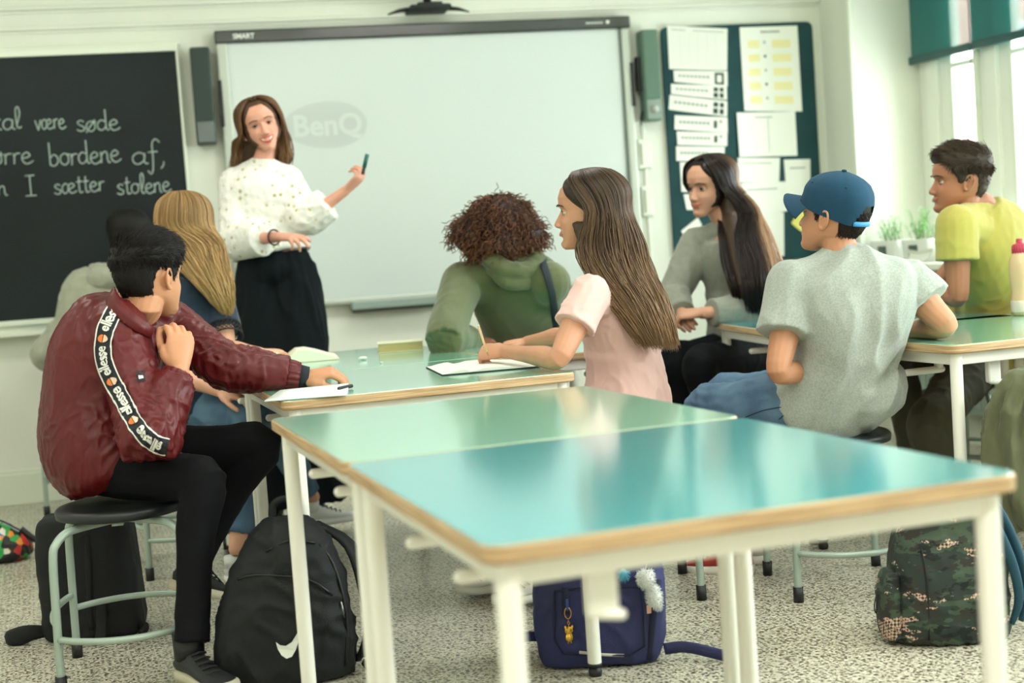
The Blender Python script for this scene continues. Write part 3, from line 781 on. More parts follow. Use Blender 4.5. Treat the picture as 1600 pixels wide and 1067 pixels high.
for txt, px0, py0, px1, h in (('skal', -26, 205, 36, .052), ('være', 57, 204, 104, .048), ('søde', 121, 207, 188, .052), ('tørre', -24, 260, 53, .055), ('bordene', 78, 260, 190, .058), ('af,', 207, 258, 262, .058), ('n', -2, 306, 14, .048), ('I', 41, 307, 60, .054), ('sætter', 86, 304, 166, .048), ('stolene', 184, 305, 268, .050)):
    u0, z0 = wuv(px0, py0); u1, z1 = wuv(px1, py0)
    tot = sum(G[c][0] for c in txt)*h
    chalk(txt, u0, z0, h, 0, (u1-u0)/tot, seed=len(txt)+px0)
u0, z0 = wuv(-2, 357); chalk('-', u0, z0, .03)
mk = MB(); a = wp(.20, .853, .07); c = wp(.29, .853, .07); mk.tube([a, a.lerp(c, .7)], .0085, n=12); mk.tube([a.lerp(c, .7), c], .0095, n=12)
tagmesh(mk, 'marker_pen', mat('blue_marker', '1272a8', .35), 'blue marker pen lying on the chalkboard tray', 'pen', wp(.245, .845, .07))

# ------------------------------------------------------------------ whiteboard
wb = thing('whiteboard', 'large glossy interactive whiteboard with dark top bar behind the teacher', 'whiteboard', wp(2.3, .86, 0), world=True)
wbox(MB(), 1.285, 3.335, .895, 2.215, .03, .052, bev=.004).build('board_surface', mat('board_white', 'd0dad6', .22, spec=.5), wb, False)
b = MB(); wbox(b, 1.231, 1.288, .872, 2.215, .0, .07, bev=.012); wbox(b, 3.335, 3.385, .872, 2.215, .0, .07, bev=.012); wbox(b, 1.25, 3.37, .868, .898, .0, .066, bev=.01)
b.build('silver_frame', mat('silver_frame', 'bfc6bb', .4, .2), wb, False)
b = MB(); wbox(b, 1.228, 3.388, 2.212, 2.276, 0, .075, bev=.008); b.build('top_bar', mat('bar_dark', '2b302e', .15, spec=.7), wb, False)
for u in (1.232, 3.378):
    b = MB(); wbox(b, u-.006, u+.012, 1.80, 2.03, .045, .082, bev=.004); b.build('side_clip', M_black, wb, False)
b = MB(); wbox(b, 3.325, 3.338, .90, 2.21, .05, .062); b.build('inner_edge', mat('edge_grey', '566660', .4), wb, False)
tr = MB(); wbox(tr, 1.80, 2.30, .836, .866, .01, .13, bev=.008); wbox(tr, 1.80, 2.30, .855, .878, .11, .13, bev=.006)
tro = tr.build('pen_tray', mat('tray_grey', '8fa097', .4), wb, False)
b = MB(); wbox(b, 1.81, 2.29, .822, .838, .01, .10, bev=.005); b.build('tray_base', M_dgrey, tro, False)
def text_mesh(txt, size, bold=0, shear=0, align='LEFT', space=1.0):
    c = bpy.data.curves.new('t', 'FONT'); c.body = txt; c.size = size; c.align_x = align; c.offset = bold; c.shear = shear; c.space_character = space; c.resolution_u = 3; c.fill_mode = 'BOTH'
    o = bpy.data.objects.new('t', c); COL.objects.link(o); dg = bpy.context.evaluated_depsgraph_get()
    me = bpy.data.meshes.new_from_object(o.evaluated_get(dg)); bpy.data.objects.remove(o); bpy.data.curves.remove(c)
    m = MB(); m.v = [v.co.copy() for v in me.vertices]; m.f = [tuple(p.vertices) for p in me.polygons]; m.mi = [0]*len(m.f); bpy.data.meshes.remove(me)
    return m
def wtext(txt, u, z, size, off, mt, parent, bold=0, shear=0, space=1.0, name='lettering', rot=0):
    m = text_mesh(txt, size, bold, shear, space=space); cr, sr = math.cos(rot), math.sin(rot)
    m.v = [wp(u+v.x*cr-v.y*sr, z+v.x*sr+v.y*cr, off) for v in m.v]; return m.build(name, mt, parent, False)
wtext('SMART', 1.318, 2.232, .034, .0765, mat('print_white', 'e8ece4', .5), wb, .0012)
for k in range(6):
    b = MB(); wbox(b, 3.145+k*.016, 3.156+k*.016, 2.240, 2.247, .0752, .0765); b.build('lettering', mat('print_white', 'c8ccc4', .5), wb, False)
b = MB(); wbox(b, 3.255, 3.272, 2.238, 2.254, .0752, .0765); b.build('lettering', mat('print_white', 'c8ccc4', .5), wb, False)
# faint projected logo, its light painted as a grey ellipse with pale word
pts = []
for k in range(48):
    a = 2*PI*k/48; x = .215*math.cos(a); y = .118*math.sin(a)*(1+.12*math.cos(a)); pts.append((x, y))
bd = MB(); bd.rings([[wp(1.742+x, 1.785+y, .0521) for x, y in pts], [wp(1.742+x, 1.785+y, .0527) for x, y in pts]]); bo = bd.build('projected_logo', mat('ghost_grey', 'c0c9c5', .3), wb, False)
wtext('BenQ', 1.578, 1.735, .150, .0531, mat('ghost_light', 'cdd7d2', .3), wb, .004)  # projected word painted as pale letters
# projector bracket above the board
pj = thing('projector_arm', 'black projector mount on a pole above the whiteboard', 'projector', wp(2.30, 2.28, 0), world=True)
b = MB(); wbox(b, 2.20, 2.41, 2.325, 2.348, .0, .22, bev=.01); wbox(b, 2.24, 2.37, 2.34, 2.362, .02, .2, bev=.008)
for s_ in (-1, 1):
    b.tube([wp(2.305+s_*.10, 2.338, .12), wp(2.305+s_*.15, 2.332, .13), wp(2.305+s_*.21, 2.315, .13)], [.012, .010, .004], n=8, sub=2)
b.build('mount_plate', M_black, pj)
MB().tube([wp(2.305, 2.34, .11), wp(2.305, 2.62, .11), wp(2.305, 3.09, .11)], [.022, .014, .014], n=14).build('pole', M_black, pj)
# loudspeakers
for nme, u0, u1, lab, cB in (('a', 1.100, 1.198, 'tall dark grey wall speaker between chalkboard and whiteboard', '3d4a46'), ('b', 3.432, 3.527, 'tall grey wall speaker right of the whiteboard', '5d7a6c')):
    sp = thing('wall_speaker', lab, 'speaker', wp((u0+u1)/2, 1.715, 0), 'wall speakers beside the whiteboard', world=True)
    wbox(MB(), u0, u1, 1.715, 2.195, .01, .11, bev=.012).build('cabinet', mat('spk_'+nme, cB, .5), sp, False, 30)
    wbox(MB(), u0+.008, u1-.008, 1.835, 2.185, .108, .116, bev=.003).build('grille', mat('grille_'+nme, '3a4641' if nme == 'a' else '64806f', .8, bump=.8, bscale=500), sp, False)
    wbox(MB(), u0+.008, u1-.008, 1.725, 1.825, .108, .114, bev=.003).build('control_panel', mat('cp_'+nme, '68716e' if nme == 'a' else '86958a', .45), sp, False)
    if nme == 'b':
        k = MB(); c = wp((u0+u1)/2+.003, 1.775, .114); k.tube([c, c-WN*.014], .019, n=18); k.build('knob', mat('knob', 'b9c0b6', .3), sp)
        d = wp(u0-.01, 1.73, .04); MB().tube([d, d-WN*.03+V((.0, 0, .04)), d-V((0, 0, .03))], .005, n=6, sub=3).build('cable', M_black, sp)
        wbox(MB(), u0-.02, u0+.003, 1.88, 2.06, .02, .07, bev=.004).build('bracket', M_black, sp, False)
# switch boxes
for u0, u1, z0, z1, lab in ((3.400, 3.475, 1.470, 1.625, 'white plastic control box under the right speaker'), (3.405, 3.470, 1.215, 1.375, 'lower white control box beside the notice board')):
    t = thing('control_box', lab, 'switch', wp((u0+u1)/2, z0, 0), world=True)
    wbox(MB(), u0, u1, z0, z1, 0, .03, bev=.006).build('casing', M_trim, t, False)
    wbox(MB(), u0+.010, u0+.024, z0+.02, z1-.02, .028, .034, bev=.002).build('slot', mat('slot', 'a9ab97', .6), t, False)
t = thing('cable_duct', 'thin white cable duct running up the wall past the control boxes', 'cable', wp(3.44, .9, 0), world=True)
wbox(MB(), 3.436, 3.452, 0.2, 1.70, .0, .012, bev=.003).build('duct', M_trim, t, False)

# ------------------------------------------------------------------ notice board
nb = thing('notice_board', 'dark green felt notice board with rounded corners', 'notice board', wp(4.0, .93, .003), world=True)
cr = .035; pts = []
for cx, cz, a0 in ((4.442-cr, 2.216-cr, 0), (3.572+cr, 2.216-cr, 90), (3.572+cr, .925+cr, 180), (4.442-cr, .925+cr, 270)):
    for k in range(7):
        a = math.radians(a0+k*15); pts.append((cx+cr*math.cos(a), cz+cr*math.sin(a)))
b = MB(); b.rings([[wp(x, z, .002) for x, z in pts], [wp(x, z, .022) for x, z in pts]][::-1]); b.build('felt_panel', mat('felt', '173f42', .9, var=.15, vscale=5, bump=.3), nb, False)
M_paper = mat('paper', 'ebeee2', .7)
M_ink = mat('ink_grey', 'a9aea6', .8); M_inkd = mat('ink_dark', '39443f', .8); M_yel = mat('print_yellow', 'e9e2a8', .8)
def poly_paper(px, label, lines=None, name='paper_sheet', off=.0245, cat='paper', mt=None, group=None, curlz=.006):
    c = [wuv(*p) for p in px]           # TL TR BR BL
    P = [wp(u, z, off) for u, z in c]
    m = MB(); n = 5; vs = []
    for j in range(n+1):
        for i in range(n+1):
            s_, t_ = i/n, j/n; p = P[0].lerp(P[1], s_).lerp(P[3].lerp(P[2], s_), t_)
            p = p - WN*(curlz*(abs(s_-.5)*2)**3*t_); vs.append(p)
    k = (n+1); fs = [(j*k+i, j*k+i+1, (j+1)*k+i+1, (j+1)*k+i) for j in range(n) for i in range(n)]
    m.add(vs, fs); q = len(vs); m.add([v+WN*.0012 for v in vs], [f[::-1] for f in fs])
    t = thing(name, label, cat, P[3].lerp(P[2], .5), group, world=True)
    m.build('sheet', mt or M_paper, t)
    def at(s_, t_): return P[0].lerp(P[1], s_).lerp(P[3].lerp(P[2], s_), t_) - WN*(.0012+curlz*(abs(s_-.5)*2)**3*t_)
    for s0, t0, s1, t1, mtt in (lines or []):
        l = MB(); l.rings([[at(s0, t0), at(s1, t0), at(s1, t1), at(s0, t1)], [at(s0, t0)-WN*.0006, at(s1, t0)-WN*.0006, at(s1, t1)-WN*.0006, at(s0, t1)-WN*.0006]])
        l.build('print', mtt, t, False)
    return t
tab = [(.06, .08, .30, .10, M_ink), (.42, .08, .94, .10, M_ink)] + [(.04, .16+.09*k, .96, .165+.09*k, mat('ink_faint', 'd3d8cc', .8)) for k in range(9)] + [(.2+.15*k, .16, .205+.15*k, .9, mat('ink_faint', 'd3d8cc', .8)) for k in range(5)]
poly_paper([(1040, 41), (1134, 46), (1133, 111), (1043, 109)], 'white timetable sheet at top left of the notice board', tab)
strips = [((1050, 111), (1134, 112), (1134, 136), (1051, 129), 1, 'topmost white word strip under the timetable sheet'), ((1046, 132), (1133, 135), (1133, 157), (1046, 148), 2, 'second white word strip from the top'),
          ((1044, 149), (1134, 159), (1133, 183), (1042, 172), 2, 'third word strip, tilted, from the top'), ((1052, 181), (1134, 184), (1134, 208), (1051, 203), 3, 'fourth word strip, just under the tilted one'),
          ((1055, 206), (1134, 208), (1133, 229), (1056, 227), 3, 'fifth word strip from the top'), ((1054, 229), (1130, 230), (1128, 252), (1054, 252), 0, 'lowest wide word strip, above the girl with long hair')]
for a, b_, c_, d_, kind, lab in strips:
    ln = [(.08+.075*k, .35, .135+.075*k, .55, M_ink) for k in range(8)]
    if kind == 1: ln += [(.76, .12, .93, .28, M_inkd), (.76, .28, .80, .9, M_inkd), (.89, .28, .93, .9, M_inkd), (.76, .78, .93, .92, M_inkd)]
    if kind == 2: ln += [(.76, .15, .84, .45, M_inkd), (.87, .15, .94, .45, M_inkd), (.76, .55, .84, .9, M_inkd), (.87, .55, .94, .9, M_inkd)]
    if kind == 3: ln += [(.74, .25, .80, .75, M_inkd), (.84, .2, .90, .4, M_ink)]
    poly_paper([a, b_, c_, d_], lab, ln, 'word_strip', group='word strips on the notice board')
po = []
for r in range(5):
    for q in range(2):
        s0 = .12+q*.42; po.append((s0, .16+r*.165, s0+.20+.12*q, .25+r*.165, M_yel)); po.append((s0+.27-q*.1, .17+r*.165, s0+.31-q*.1, .20+r*.165, M_inkd if (r+q) % 2 else M_ink))
po += [(.35, .05, .68, .075, M_ink)]
poly_paper([(1153, 44), (1243, 41), (1250, 175), (1160, 174)], 'tall white poster with yellow boxes at top right', po, 'poster', cat='poster')
poly_paper([(1148, 177), (1239, 175), (1242, 244), (1152, 246)], 'wide white sheet right below the yellow box poster', [(.3, .1, .6, .13, M_ink), (.52, .15, .53, .9, M_ink)], off=.0285)
poly_paper([(1150, 247), (1216, 247), (1214, 285), (1152, 285)], 'white sheet two below the yellow box poster', [(.1, .2, .8, .24, M_ink)], off=.0245)
poly_paper([(1222, 250), (1263, 249), (1263, 309), (1226, 311)], 'small white sheet near the right edge of the board', [(.2, .2, .8, .24, M_ink)], off=.0245)
poly_paper([(1155, 286), (1224, 284), (1227, 330), (1160, 340)], 'white sheet behind the long brown hair', [(.1, .2, .8, .24, M_ink)], off=.0285)
poly_paper([(1170, 330), (1222, 332), (1222, 400), (1180, 400)], 'lowest white sheet on the notice board', off=.0245)
poly_paper([(1060, 254), (1098, 254), (1096, 300), (1062, 300)], 'white leaflet beside the smiling girl forehead', off=.0245)
poly_paper([(1066, 304), (1090, 304), (1092, 328), (1070, 328)], 'tiny white note beside the smiling girl cheek', off=.0245)
poly_paper([(1062, 361), (1088, 340), (1094, 352), (1070, 376)], 'tilted white note beside the smiling girl shoulder', off=.0245)
poly_paper([(1246, 327), (1262, 318), (1254, 366), (1233, 349)], 'yellow note pinned low at right on the board', off=.0245, mt=mat('yellow_note', 'e6e27a', .7), name='sticky_note', cat='note')

# ================================================================== TABLES
def lam_mat(name, c, c2):
    m = mat(name, c, .22, spec=.6, c2=c2, vscale=1.3, coat=1)
    m.node_tree.nodes['Principled BSDF'].inputs['Coat IOR'].default_value = 1.75; return m
M_lamA = lam_mat('laminate_teal', '27a6ad', '25a2a9'); M_lamB = lam_mat('laminate_mint', '8ccfb7', '88ccb3'); M_lamC = lam_mat('laminate_blue', '1496a4', '14929e')
def ply_mat():
    m = bpy.data.materials.new('plywood_edge'); m.use_nodes = True; n = m.node_tree; b = n.nodes['Principled BSDF']; b.inputs['Roughness'].default_value = .5
    tc = n.nodes.new('ShaderNodeTexCoord'); mp = n.nodes.new('ShaderNodeMapping'); mp.inputs['Scale'].default_value = (4, 4, 260); n.links.new(tc.outputs['Object'], mp.inputs[0])
    t = n.nodes.new('ShaderNodeTexNoise'); t.inputs['Scale'].default_value = 1.6; t.inputs['Detail'].default_value = 4; n.links.new(mp.outputs[0], t.inputs[0])
    r = n.nodes.new('ShaderNodeValToRGB'); r.color_ramp.elements[0].color = lin('8f6e4a'); r.color_ramp.elements[1].color = lin('d3b68c'); r.color_ramp.elements[0].position = .3; r.color_ramp.elements[1].position = .62
    n.links.new(t.outputs[0], r.inputs[0]); n.links.new(r.outputs[0], b.inputs['Base Color']); return m
M_ply = ply_mat()
def rrect(w, d, r, n=5):
    p = []
    for cx, cy, a0 in ((w/2-r, d/2-r, 0), (-w/2+r, d/2-r, 90), (-w/2+r, -d/2+r, 180), (w/2-r, -d/2+r, 270)):
        for k in range(n+1):
            a = math.radians(a0+90*k/n); p.append((cx+r*math.cos(a), cy+r*math.sin(a)))
    return p
def table(x0, x1, y0, y1, lam, label, rot=0, pivot=None):
    w, d = x1-x0, y1-y0; cx, cy = (x0+x1)/2, (y0+y1)/2
    if rot:
        pv = V((pivot[0], pivot[1], 0)); c = pv + Matrix.Rotation(rot, 3, 'Z') @ (V((cx, cy, 0))-pv); cx, cy = c.x, c.y
    t = thing('school_table', label, 'table', (cx, cy, 0), 'school tables')
    o = rrect(w, d, .032); i_ = rrect(w-.006, d-.006, .029)
    e = MB(); e.rings([[V((x, y, .714)) for x, y in i_], [V((x, y, .717)) for x, y in o], [V((x, y, .736)) for x, y in o], [V((x, y, .739)) for x, y in i_]])
    e.build('plywood_top', M_ply, t, True, 40)
    l = MB(); l.rings([[V((x, y, .7385)) for x, y in i_], [V((x, y, .7402)) for x, y in rrect(w-.008, d-.008, .028)]]); l.build('laminate_sheet', lam, t, False)
    ins = .030
    for s_ in (-1, 1):
        MB().box((0, s_*(d/2-ins-.008), .697), (w-.09, .022, .036), bev=.004).build('frame_rail', M_metal, t, False)
        MB().box((s_*(w/2-ins-.008), 0, .697), (.022, d-.09, .036), bev=.004).build('frame_rail', M_metal, t, False)
    for sx in (-1, 1):
        for sy in (-1, 1):
            lx, ly = sx*(w/2-.038), sy*(d/2-.038)
            g = MB().tube([(lx, ly, .714), (lx, ly, .03)], .0178, n=22).build('leg', M_metal, t, True, 40)
            f = MB(); f.tube([(lx, ly, .034), (lx, ly, .026)], .0185, n=16); f.tube([(lx, ly, .026), (lx, ly, .012), (lx, ly, 0)], [.012, .018, .016], n=16); f.build('foot', M_black, g)
    for s_ in (-1, 1):
        for q in (-1, 1):
            r = MB(); r.tube([(q*(w/2-.045), s_*.14, .640), (q*(w/2-.17), s_*.14, .640)], .011, n=12, rnd=True); r.box((q*(w/2-.16), s_*.14, .678), (.02, .02, .075))
            r.build('hanger_peg', M_metal, t)
    b = MB(); b.box((-.222, -d/2+.075, .662), (.045, .02, .10), bev=.006); b.tube([(-.23, -d/2+.075, .615), (-.20, -d/2+.065, .612)], .008, n=10, rnd=True); b.build('bag_hook', M_metal, t, False)
    if rot: t.rotation_euler = (0, 0, rot)
    return t
table(.497, 1.298, 1.665, 2.512, M_lamA, 'empty teal-topped table in the foreground')
table(.497, 1.305, 2.522, 3.380, M_lamB, 'empty pale mint table right behind the teal foreground table')
table(.590, 1.428, 3.752, 4.595, M_lamB, 'mint table where the girl in pink writes in her notebook')
table(.590, 1.428, 4.605, 5.560, M_lamB, 'far mint table with the thick open book on it')
table(1.438, 1.98, 4.42, 5.18, M_lamB, 'mint table between the girl in pink and the curly haired student')
table(2.438, 3.262, 3.418, 4.290, M_lamB, 'table on the right with the water bottle standing on it')
table(3.272, 4.09, 3.418, 4.290, M_lamB, 'table at the right edge of the picture, mostly outside it')
table(2.445, 3.262, 4.300, 5.220, M_lamC, 'blue table behind the boy with the cap', rot=math.radians(-9), pivot=(2.47, 4.30))

# ================================================================== STOOLS
M_tube = mat('grey_green_tube', '9fb0a4', .35, .15)
M_tubed = mat('dark_tube', '4b5a5a', .35, .2)
def stool_proto():
    t = thing('stool', '', 'stool')
    s_ = MB(); s_.tube([(0, 0, .440), (0, 0, .444), (0, 0, .462), (0, 0, .470), (0, 0, .471)], [.165, .178, .180, .172, .150], n=40); s_.build('seat', mat('seat_black', '14191b', .4), t, True)
    b = MB(); b.tube([(0, 0, .43), (0, 0, .441)], .045, n=16); b.box((0, 0, .434), (.30, .03, .008)); b.box((0, 0, .434), (.03, .30, .008)); b.build('seat_bracket', M_tube, t)
    for k in range(4):
        a = PI/4+k*PI/2; c, s2 = math.cos(a), math.sin(a)
        pt = lambda r, z: V((c*r, s2*r, z))
        g = MB().tube([pt(.03, .427), pt(.13, .427), pt(.19, .422), pt(.228, .398), pt(.242, .36), pt(.248, .2), pt(.252, .02)], .0115, n=12, sub=4).build('leg', M_tube, t)
        MB().tube([pt(.2515, .045), pt(.252, .0)], .0155, n=12).build('rubber_foot', M_black, g)
    r = MB(); pts = []
    for k in range(4):
        a0 = PI/4+k*PI/2; bulge = (.05, -.004, .05, -.004)[k]; z = (.145, .185, .145, .185)[k]
        P = []
        for q in range(9):
            f = q/8; a = a0; p0 = V((math.cos(a)*.250, math.sin(a)*.250, z)); p1 = V((math.cos(a+PI/2)*.250, math.sin(a+PI/2)*.250, z))
            m_ = a0+PI/4; P.append(p0.lerp(p1, f) + V((math.cos(m_), math.sin(m_), 0))*(bulge+.03)*math.sin(PI*f)**.8)
        r.tube(P, .0095, n=10, sub=2)
    r.build('foot_ring', M_tube, t)
    return t
ST = stool_proto()
ST['group'] = 'round black stools'
stools = [((.173, 4.105, 0), -8, 'round black stool under the boy in the maroon jacket'),
          ((1.705, 4.09, 0), -16, 'stool under the girl in the pink shirt'),
          ((2.27, 3.815, 0), -14, 'round black stool under the boy with the blue cap'),
          ((1.86, 5.45, 0), 15, 'stool under the student in the olive hooded top'),
          ((.21, 6.98, 0), 45, 'stool by the wall under the student in the grey hood'),
          ((.46, 5.42, 0), 5, 'stool under the girl with long blonde hair'),
          ((3.47, 4.72, 0), 20, 'stool under the boy in the yellow polo shirt'),
          ((2.83, 5.55, 0), 65, 'stool under the smiling girl with long dark hair')]
for i, (l, r, lab) in enumerate(stools):
    if i == 0: ST.location = l; ST.rotation_euler = (0, 0, math.radians(r)); ST['label'] = lab
    else: copytree(ST, l, math.radians(r), lab)

# ================================================================== PEOPLE
M_skin = lambda n, c, v=.05: mat('skin_'+n, c, .48, var=v, vscale=14, bump=.08, bscale=260, spec=.4)
def person(label, base): return thing('person', label, 'person', base, world=True)
AW_ = V((math.sin(math.radians(18.3)), math.cos(math.radians(18.3)), 0))
def zf(z): return V((0, 0, z))
def li(*pts):
    def f(t):
        if t <= pts[0][0]: return pts[0][1]
        for a, b in zip(pts, pts[1:]):
            if t <= b[0]: return lerp(a[1], b[1], sm(a[0], b[0], t))
        return pts[-1][1]
    return f

# ---- boy in the maroon jacket (front left)
def boy_maroon():
    pelvis = J(165, 722, 4.06); 
    o = person('boy in shiny maroon track jacket with black sleeve tape, looking back at the board', (.173, 4.105, 0))
    shR = J(184, 512, 3.93); shL = shR + V((.16, .27, -.015))
    nk = (shR+shL)/2 + V((-.01, .02, .055))
    wrR = J(281, 576, 3.88); elR = J(232, 688, 3.80)
    elL = J(352, 572, 4.12); wrL = J(474, 590, 4.16)
    b = Body(pelvis=pelvis, mid=J(118, 590, 4.02), neck=nk, hipside=V((.15, -.95, 0)), shR=shR, shL=shL, elR=elR, elL=elL, wrR=wrR, wrL=wrL,
             knR=J(318, 752, 3.86), anR=J(300, 1004, 3.77), knL=J(408, 695, 4.08), anL=J(306, 878, 4.16),
             head=J(233, 432, 3.99), hfwd=hdg(46, 0), hup=V((.04, -.02, 1)), hs=1.02, ws=1.0, as_=1.0, nw=1.06, belly=-.01)
    sk = M_skin('olive', 'c98f6c')
    # raised right hand at the collar, fingers up and bent toward the chin
    h1 = hand_mb(wrR, J(282, 515, 3.90)-wrR, J(330, 560, 3.70)-J(279, 560, 3.92), True, curl=(.65, .95, .5), thumb=(.85, .35, -.45), s=1.05)
    h2 = hand_mb(wrL, J(540, 578, 4.16)-wrL, V((-.1, -.25, 1)), False, curls=((.65, .85, .35), (.7, .8, .35), (.75, .75, .35), (.8, .7, .35)), thumb=(.85, .35, -.35), s=1.02)
    b.hands = [h1, h2]
    body_mesh(b, o, sk)
    M = b.headM()
    head_extras(M, None, sk, o, '', hairc='15110f')
    hm = hairmat('hair_black', '080707', '1c1512', '2a201a', .6)
    short_hair(o, M, hm, top=.015, side=.007, n=7000, comb=V((.25, .9, .45)), L=(.018, .034), seed=3, rad=.0010)
    mj = mat('maroon_nylon', '5f1115', .44, c2='540e12', vscale=3, spec=.4, bump=.5, bscale=26)
    j = b.tors(li((-.1, .028), (.2, .042), (.6, .040), (.85, .024), (.95, .008)), t0=-.12, t1=.99)
    # blouson drape at the back and belly
    j.ell(b.spine(.08)+V((-.015, .01, .0)), .14, .155, .09); j.ell(b.spine(.35)+V((.02, -.01, 0)), .145, .15, .14)
    j.merge(b.arm('R', lambda t: .020 if t < .8 else .026, 1.86, (.064, .056, .060, .052, .034)))
    j.merge(b.arm('L', lambda t: .018, 1.80, (.062, .052, .054, .052, .036)))
    jo = garment('track_jacket', j, o, mj, .0056, 2, (.0090, 25, 3), axis=V((.1, -.3, .9)).normalized(), comp=.4,
                 spots=[(elR, .20, 1.3), (elL, .18, 1.0), (shR, .16, .3), (wrR, .12, 1.0), (wrL, .12, .8), (b.spine(.0), .2, .8)])
    # cuffs: gathered maroon band then dark rib on the left wrist
    for nm, w, e, r in (('R', wrR, elR, .043), ('L', wrL, elL, .042)):
        d = (w-e).normalized(); c = MB(); R = []; x = d.orthogonal().normalized(); y = d.cross(x)
        for q, rr in ((-.062, r*.95), (-.056, r*1.12), (-.03, r*1.08), (-.012, r*.98), (-.010, r*.8)):
            R.append([w+d*q + (x*math.cos(2*PI*k/64)+y*math.sin(2*PI*k/64))*(rr*(1+.045*math.cos(2*PI*k/64*16)) ) for k in range(64)])
        c.rings(R); c.build('cuff', mj, jo)
        if nm == 'L':
            c = MB(); c.tube([w+d*-.02, w+d*.014], [.038, .034], n=24); c.build('rib_cuff', mat('navy_rib', '1b222b', .9), jo)
    # zip and puller
    p0 = J(252, 512, 3.80)
    bv = BVHTree.FromPolygons([v.co for v in jo.data.vertices], [p.vertices for p in jo.data.polygons])
    org = ORG[jo.name]
    def hit(px, py, off=.002):
        d = (J(px, py, 4)-CAM).normalized(); loc, nn, i, dd = bv.ray_cast(CAM-org, d)
        if loc is None: return None
        if nn.dot(d) > 0: nn = -nn
        return loc+org+nn*off
    # collar: folded band along the open neckline
    c = MB(); Rr = []
    lo = catmull([V((x, y, 0)) for x, y in ((164, 470), (172, 486), (190, 503), (214, 520), (240, 532), (252, 533))], 4)
    hi = catmull([V((x, y, 0)) for x, y in ((178, 447), (187, 463), (205, 482), (226, 500), (247, 514), (256, 521))], 4)
    lastd = None
    for p, q in zip(lo, hi):
        a = hit(p.x, p.y, .001)
        if a is None: a = lastd or J(p.x, p.y, 3.85)
        lastd = a; dd = (a-CAM).dot(_F); u_ = J(q.x, q.y, dd+.012)
        mid = a.lerp(u_, .5) - (a-CAM).normalized()*.012
        Rr.append([a+AW_*.012, a-AW_*.004, mid, u_-AW_*.004, u_+AW_*.010, mid+AW_*.018])
    c.rings(Rr); me = remesh(c, .0045, 2); link(me, 'collar', mj, jo)
    # sleeve tape: path of the tape in the picture, laid on the sleeve surface
    path = catmull([V((x, y, 0)) for x, y in ((186, 478), (176, 492), (166, 515), (162, 545), (166, 570), (176, 594), (190, 620), (203, 645), (216, 668), (230, 684), (246, 694), (262, 698))], 14)
    S = [0]
    for a, c_ in zip(path, path[1:]): S.append(S[-1]+(c_-a).length)
    def at(s_, t_):
        s_ = max(0, min(S[-1]-1e-4, s_)); i = max(0, min(len(S)-2, next(k for k in range(len(S)) if S[k] > s_)-1))
        f_ = (s_-S[i])/(S[i+1]-S[i]); p = path[i].lerp(path[i+1], f_); a = path[max(i-2, 0)]; c_ = path[min(i+3, len(path)-1)]; d = (c_-a).normalized()
        return p + V((-d.y, d.x, 0))*t_
    def ribbon(t0, t1, off, name, mt, s0=0, s1=None):
        s1 = s1 or S[-1]; n = int((s1-s0)/2.2); m_ = MB(); vs = []; ok = []
        for i in range(n+1):
            for q in range(6):
                p = at(s0+(s1-s0)*i/n, t0+(t1-t0)*q/5); h = hit(p.x, p.y, off); vs.append(h)
        # fill gaps
        last = None
        for i, v in enumerate(vs):
            if v is None: vs[i] = last or p0
            last = vs[i]
        fs = [(i*6+q, i*6+q+1, i*6+q+7, i*6+q+6) for i in range(n) for q in range(5)]
        m_.add(vs, fs); k = len(vs); back = [v + (v-CAM).normalized()*.0012 for v in vs]; m_.add(back, [f_[::-1] for f_ in fs])
        return m_.build(name, mt, jo)
    ribbon(-12, 12, .0030, 'sleeve_tape', mat('tape_navy', '161c22', .7))
    ribbon(-13.4, -11.2, .0042, 'tape_edge', mat('tape_white', 'e6e6e0', .6)); ribbon(11.2, 13.4, .0042, 'tape_edge', mat('tape_white', 'e6e6e0', .6))
    def put(m_, s0, sc, name, mt, flip=True, off=.0072, tc=0):
        xs = [v.x for v in m_.v]; ys = [v.y for v in m_.v]; yc = .0
        nv = []
        for v in m_.v:
            # letters run up the sleeve: reading direction against s
            p = at(s0 - v.x*sc, tc+v.y*sc)
            h = hit(p.x, p.y, off); nv.append(h)
        last = None
        for i, v in enumerate(nv):
            if v is None: nv[i] = last or next(x for x in nv if x is not None)
            last = nv[i]
        m_.v = nv; m_.build(name, mt, jo, False)
    L_ = S[-1]; tw = 50
    s_ = 46
    for k in range(5):
        if s_ > L_+10: break
        tm = text_mesh('ellesse', 21, .5, 0, 'LEFT', .92); wd = max(v.x for v in tm.v); 
        for v in tm.v: v.x *= 47/wd; v.y -= 5
        if s_ <= L_: put(tm, s_, 1, 'tape_lettering', mat('tape_white', 'e6e6e0', .6), tc=-.5)
        # half-round badge between the words
        bc = s_ + 11
        if bc < L_-4:
            for sg, colr in ((1, 'e07a3a'), (-1, 'd8402e')):
                pm = MB(); pts = []
                for q in range(9):
                    a = PI*q/8; pts.append(V((6.2*math.cos(a) , sg*6.8*math.sin(a)+sg*.6, 0)))
                pm.add(pts, [tuple(range(9))]); put(pm, bc, 1, 'tape_badge', mat('badge_'+colr, colr if sg > 0 else 'e8c8b0', .6), tc=0)
        s_ += 70
    # small woven label and zip
    z = MB(); zp = [hit(x, y, .004) or p0 for x, y in ((243, 522), (244, 540), (246, 560))]
    z.tube(zp, .0026, n=6); z.build('zip', mat('steel', '8a8f8c', .3, 1), jo)
    z = MB(); q = hit(243, 545, .008) or p0; z.box(q, (.006, .006, .02), bev=.002); z.build('zip_puller', mat('steel', '8a8f8c', .3, 1), jo, False)
    q = hit(219, 588, .003)
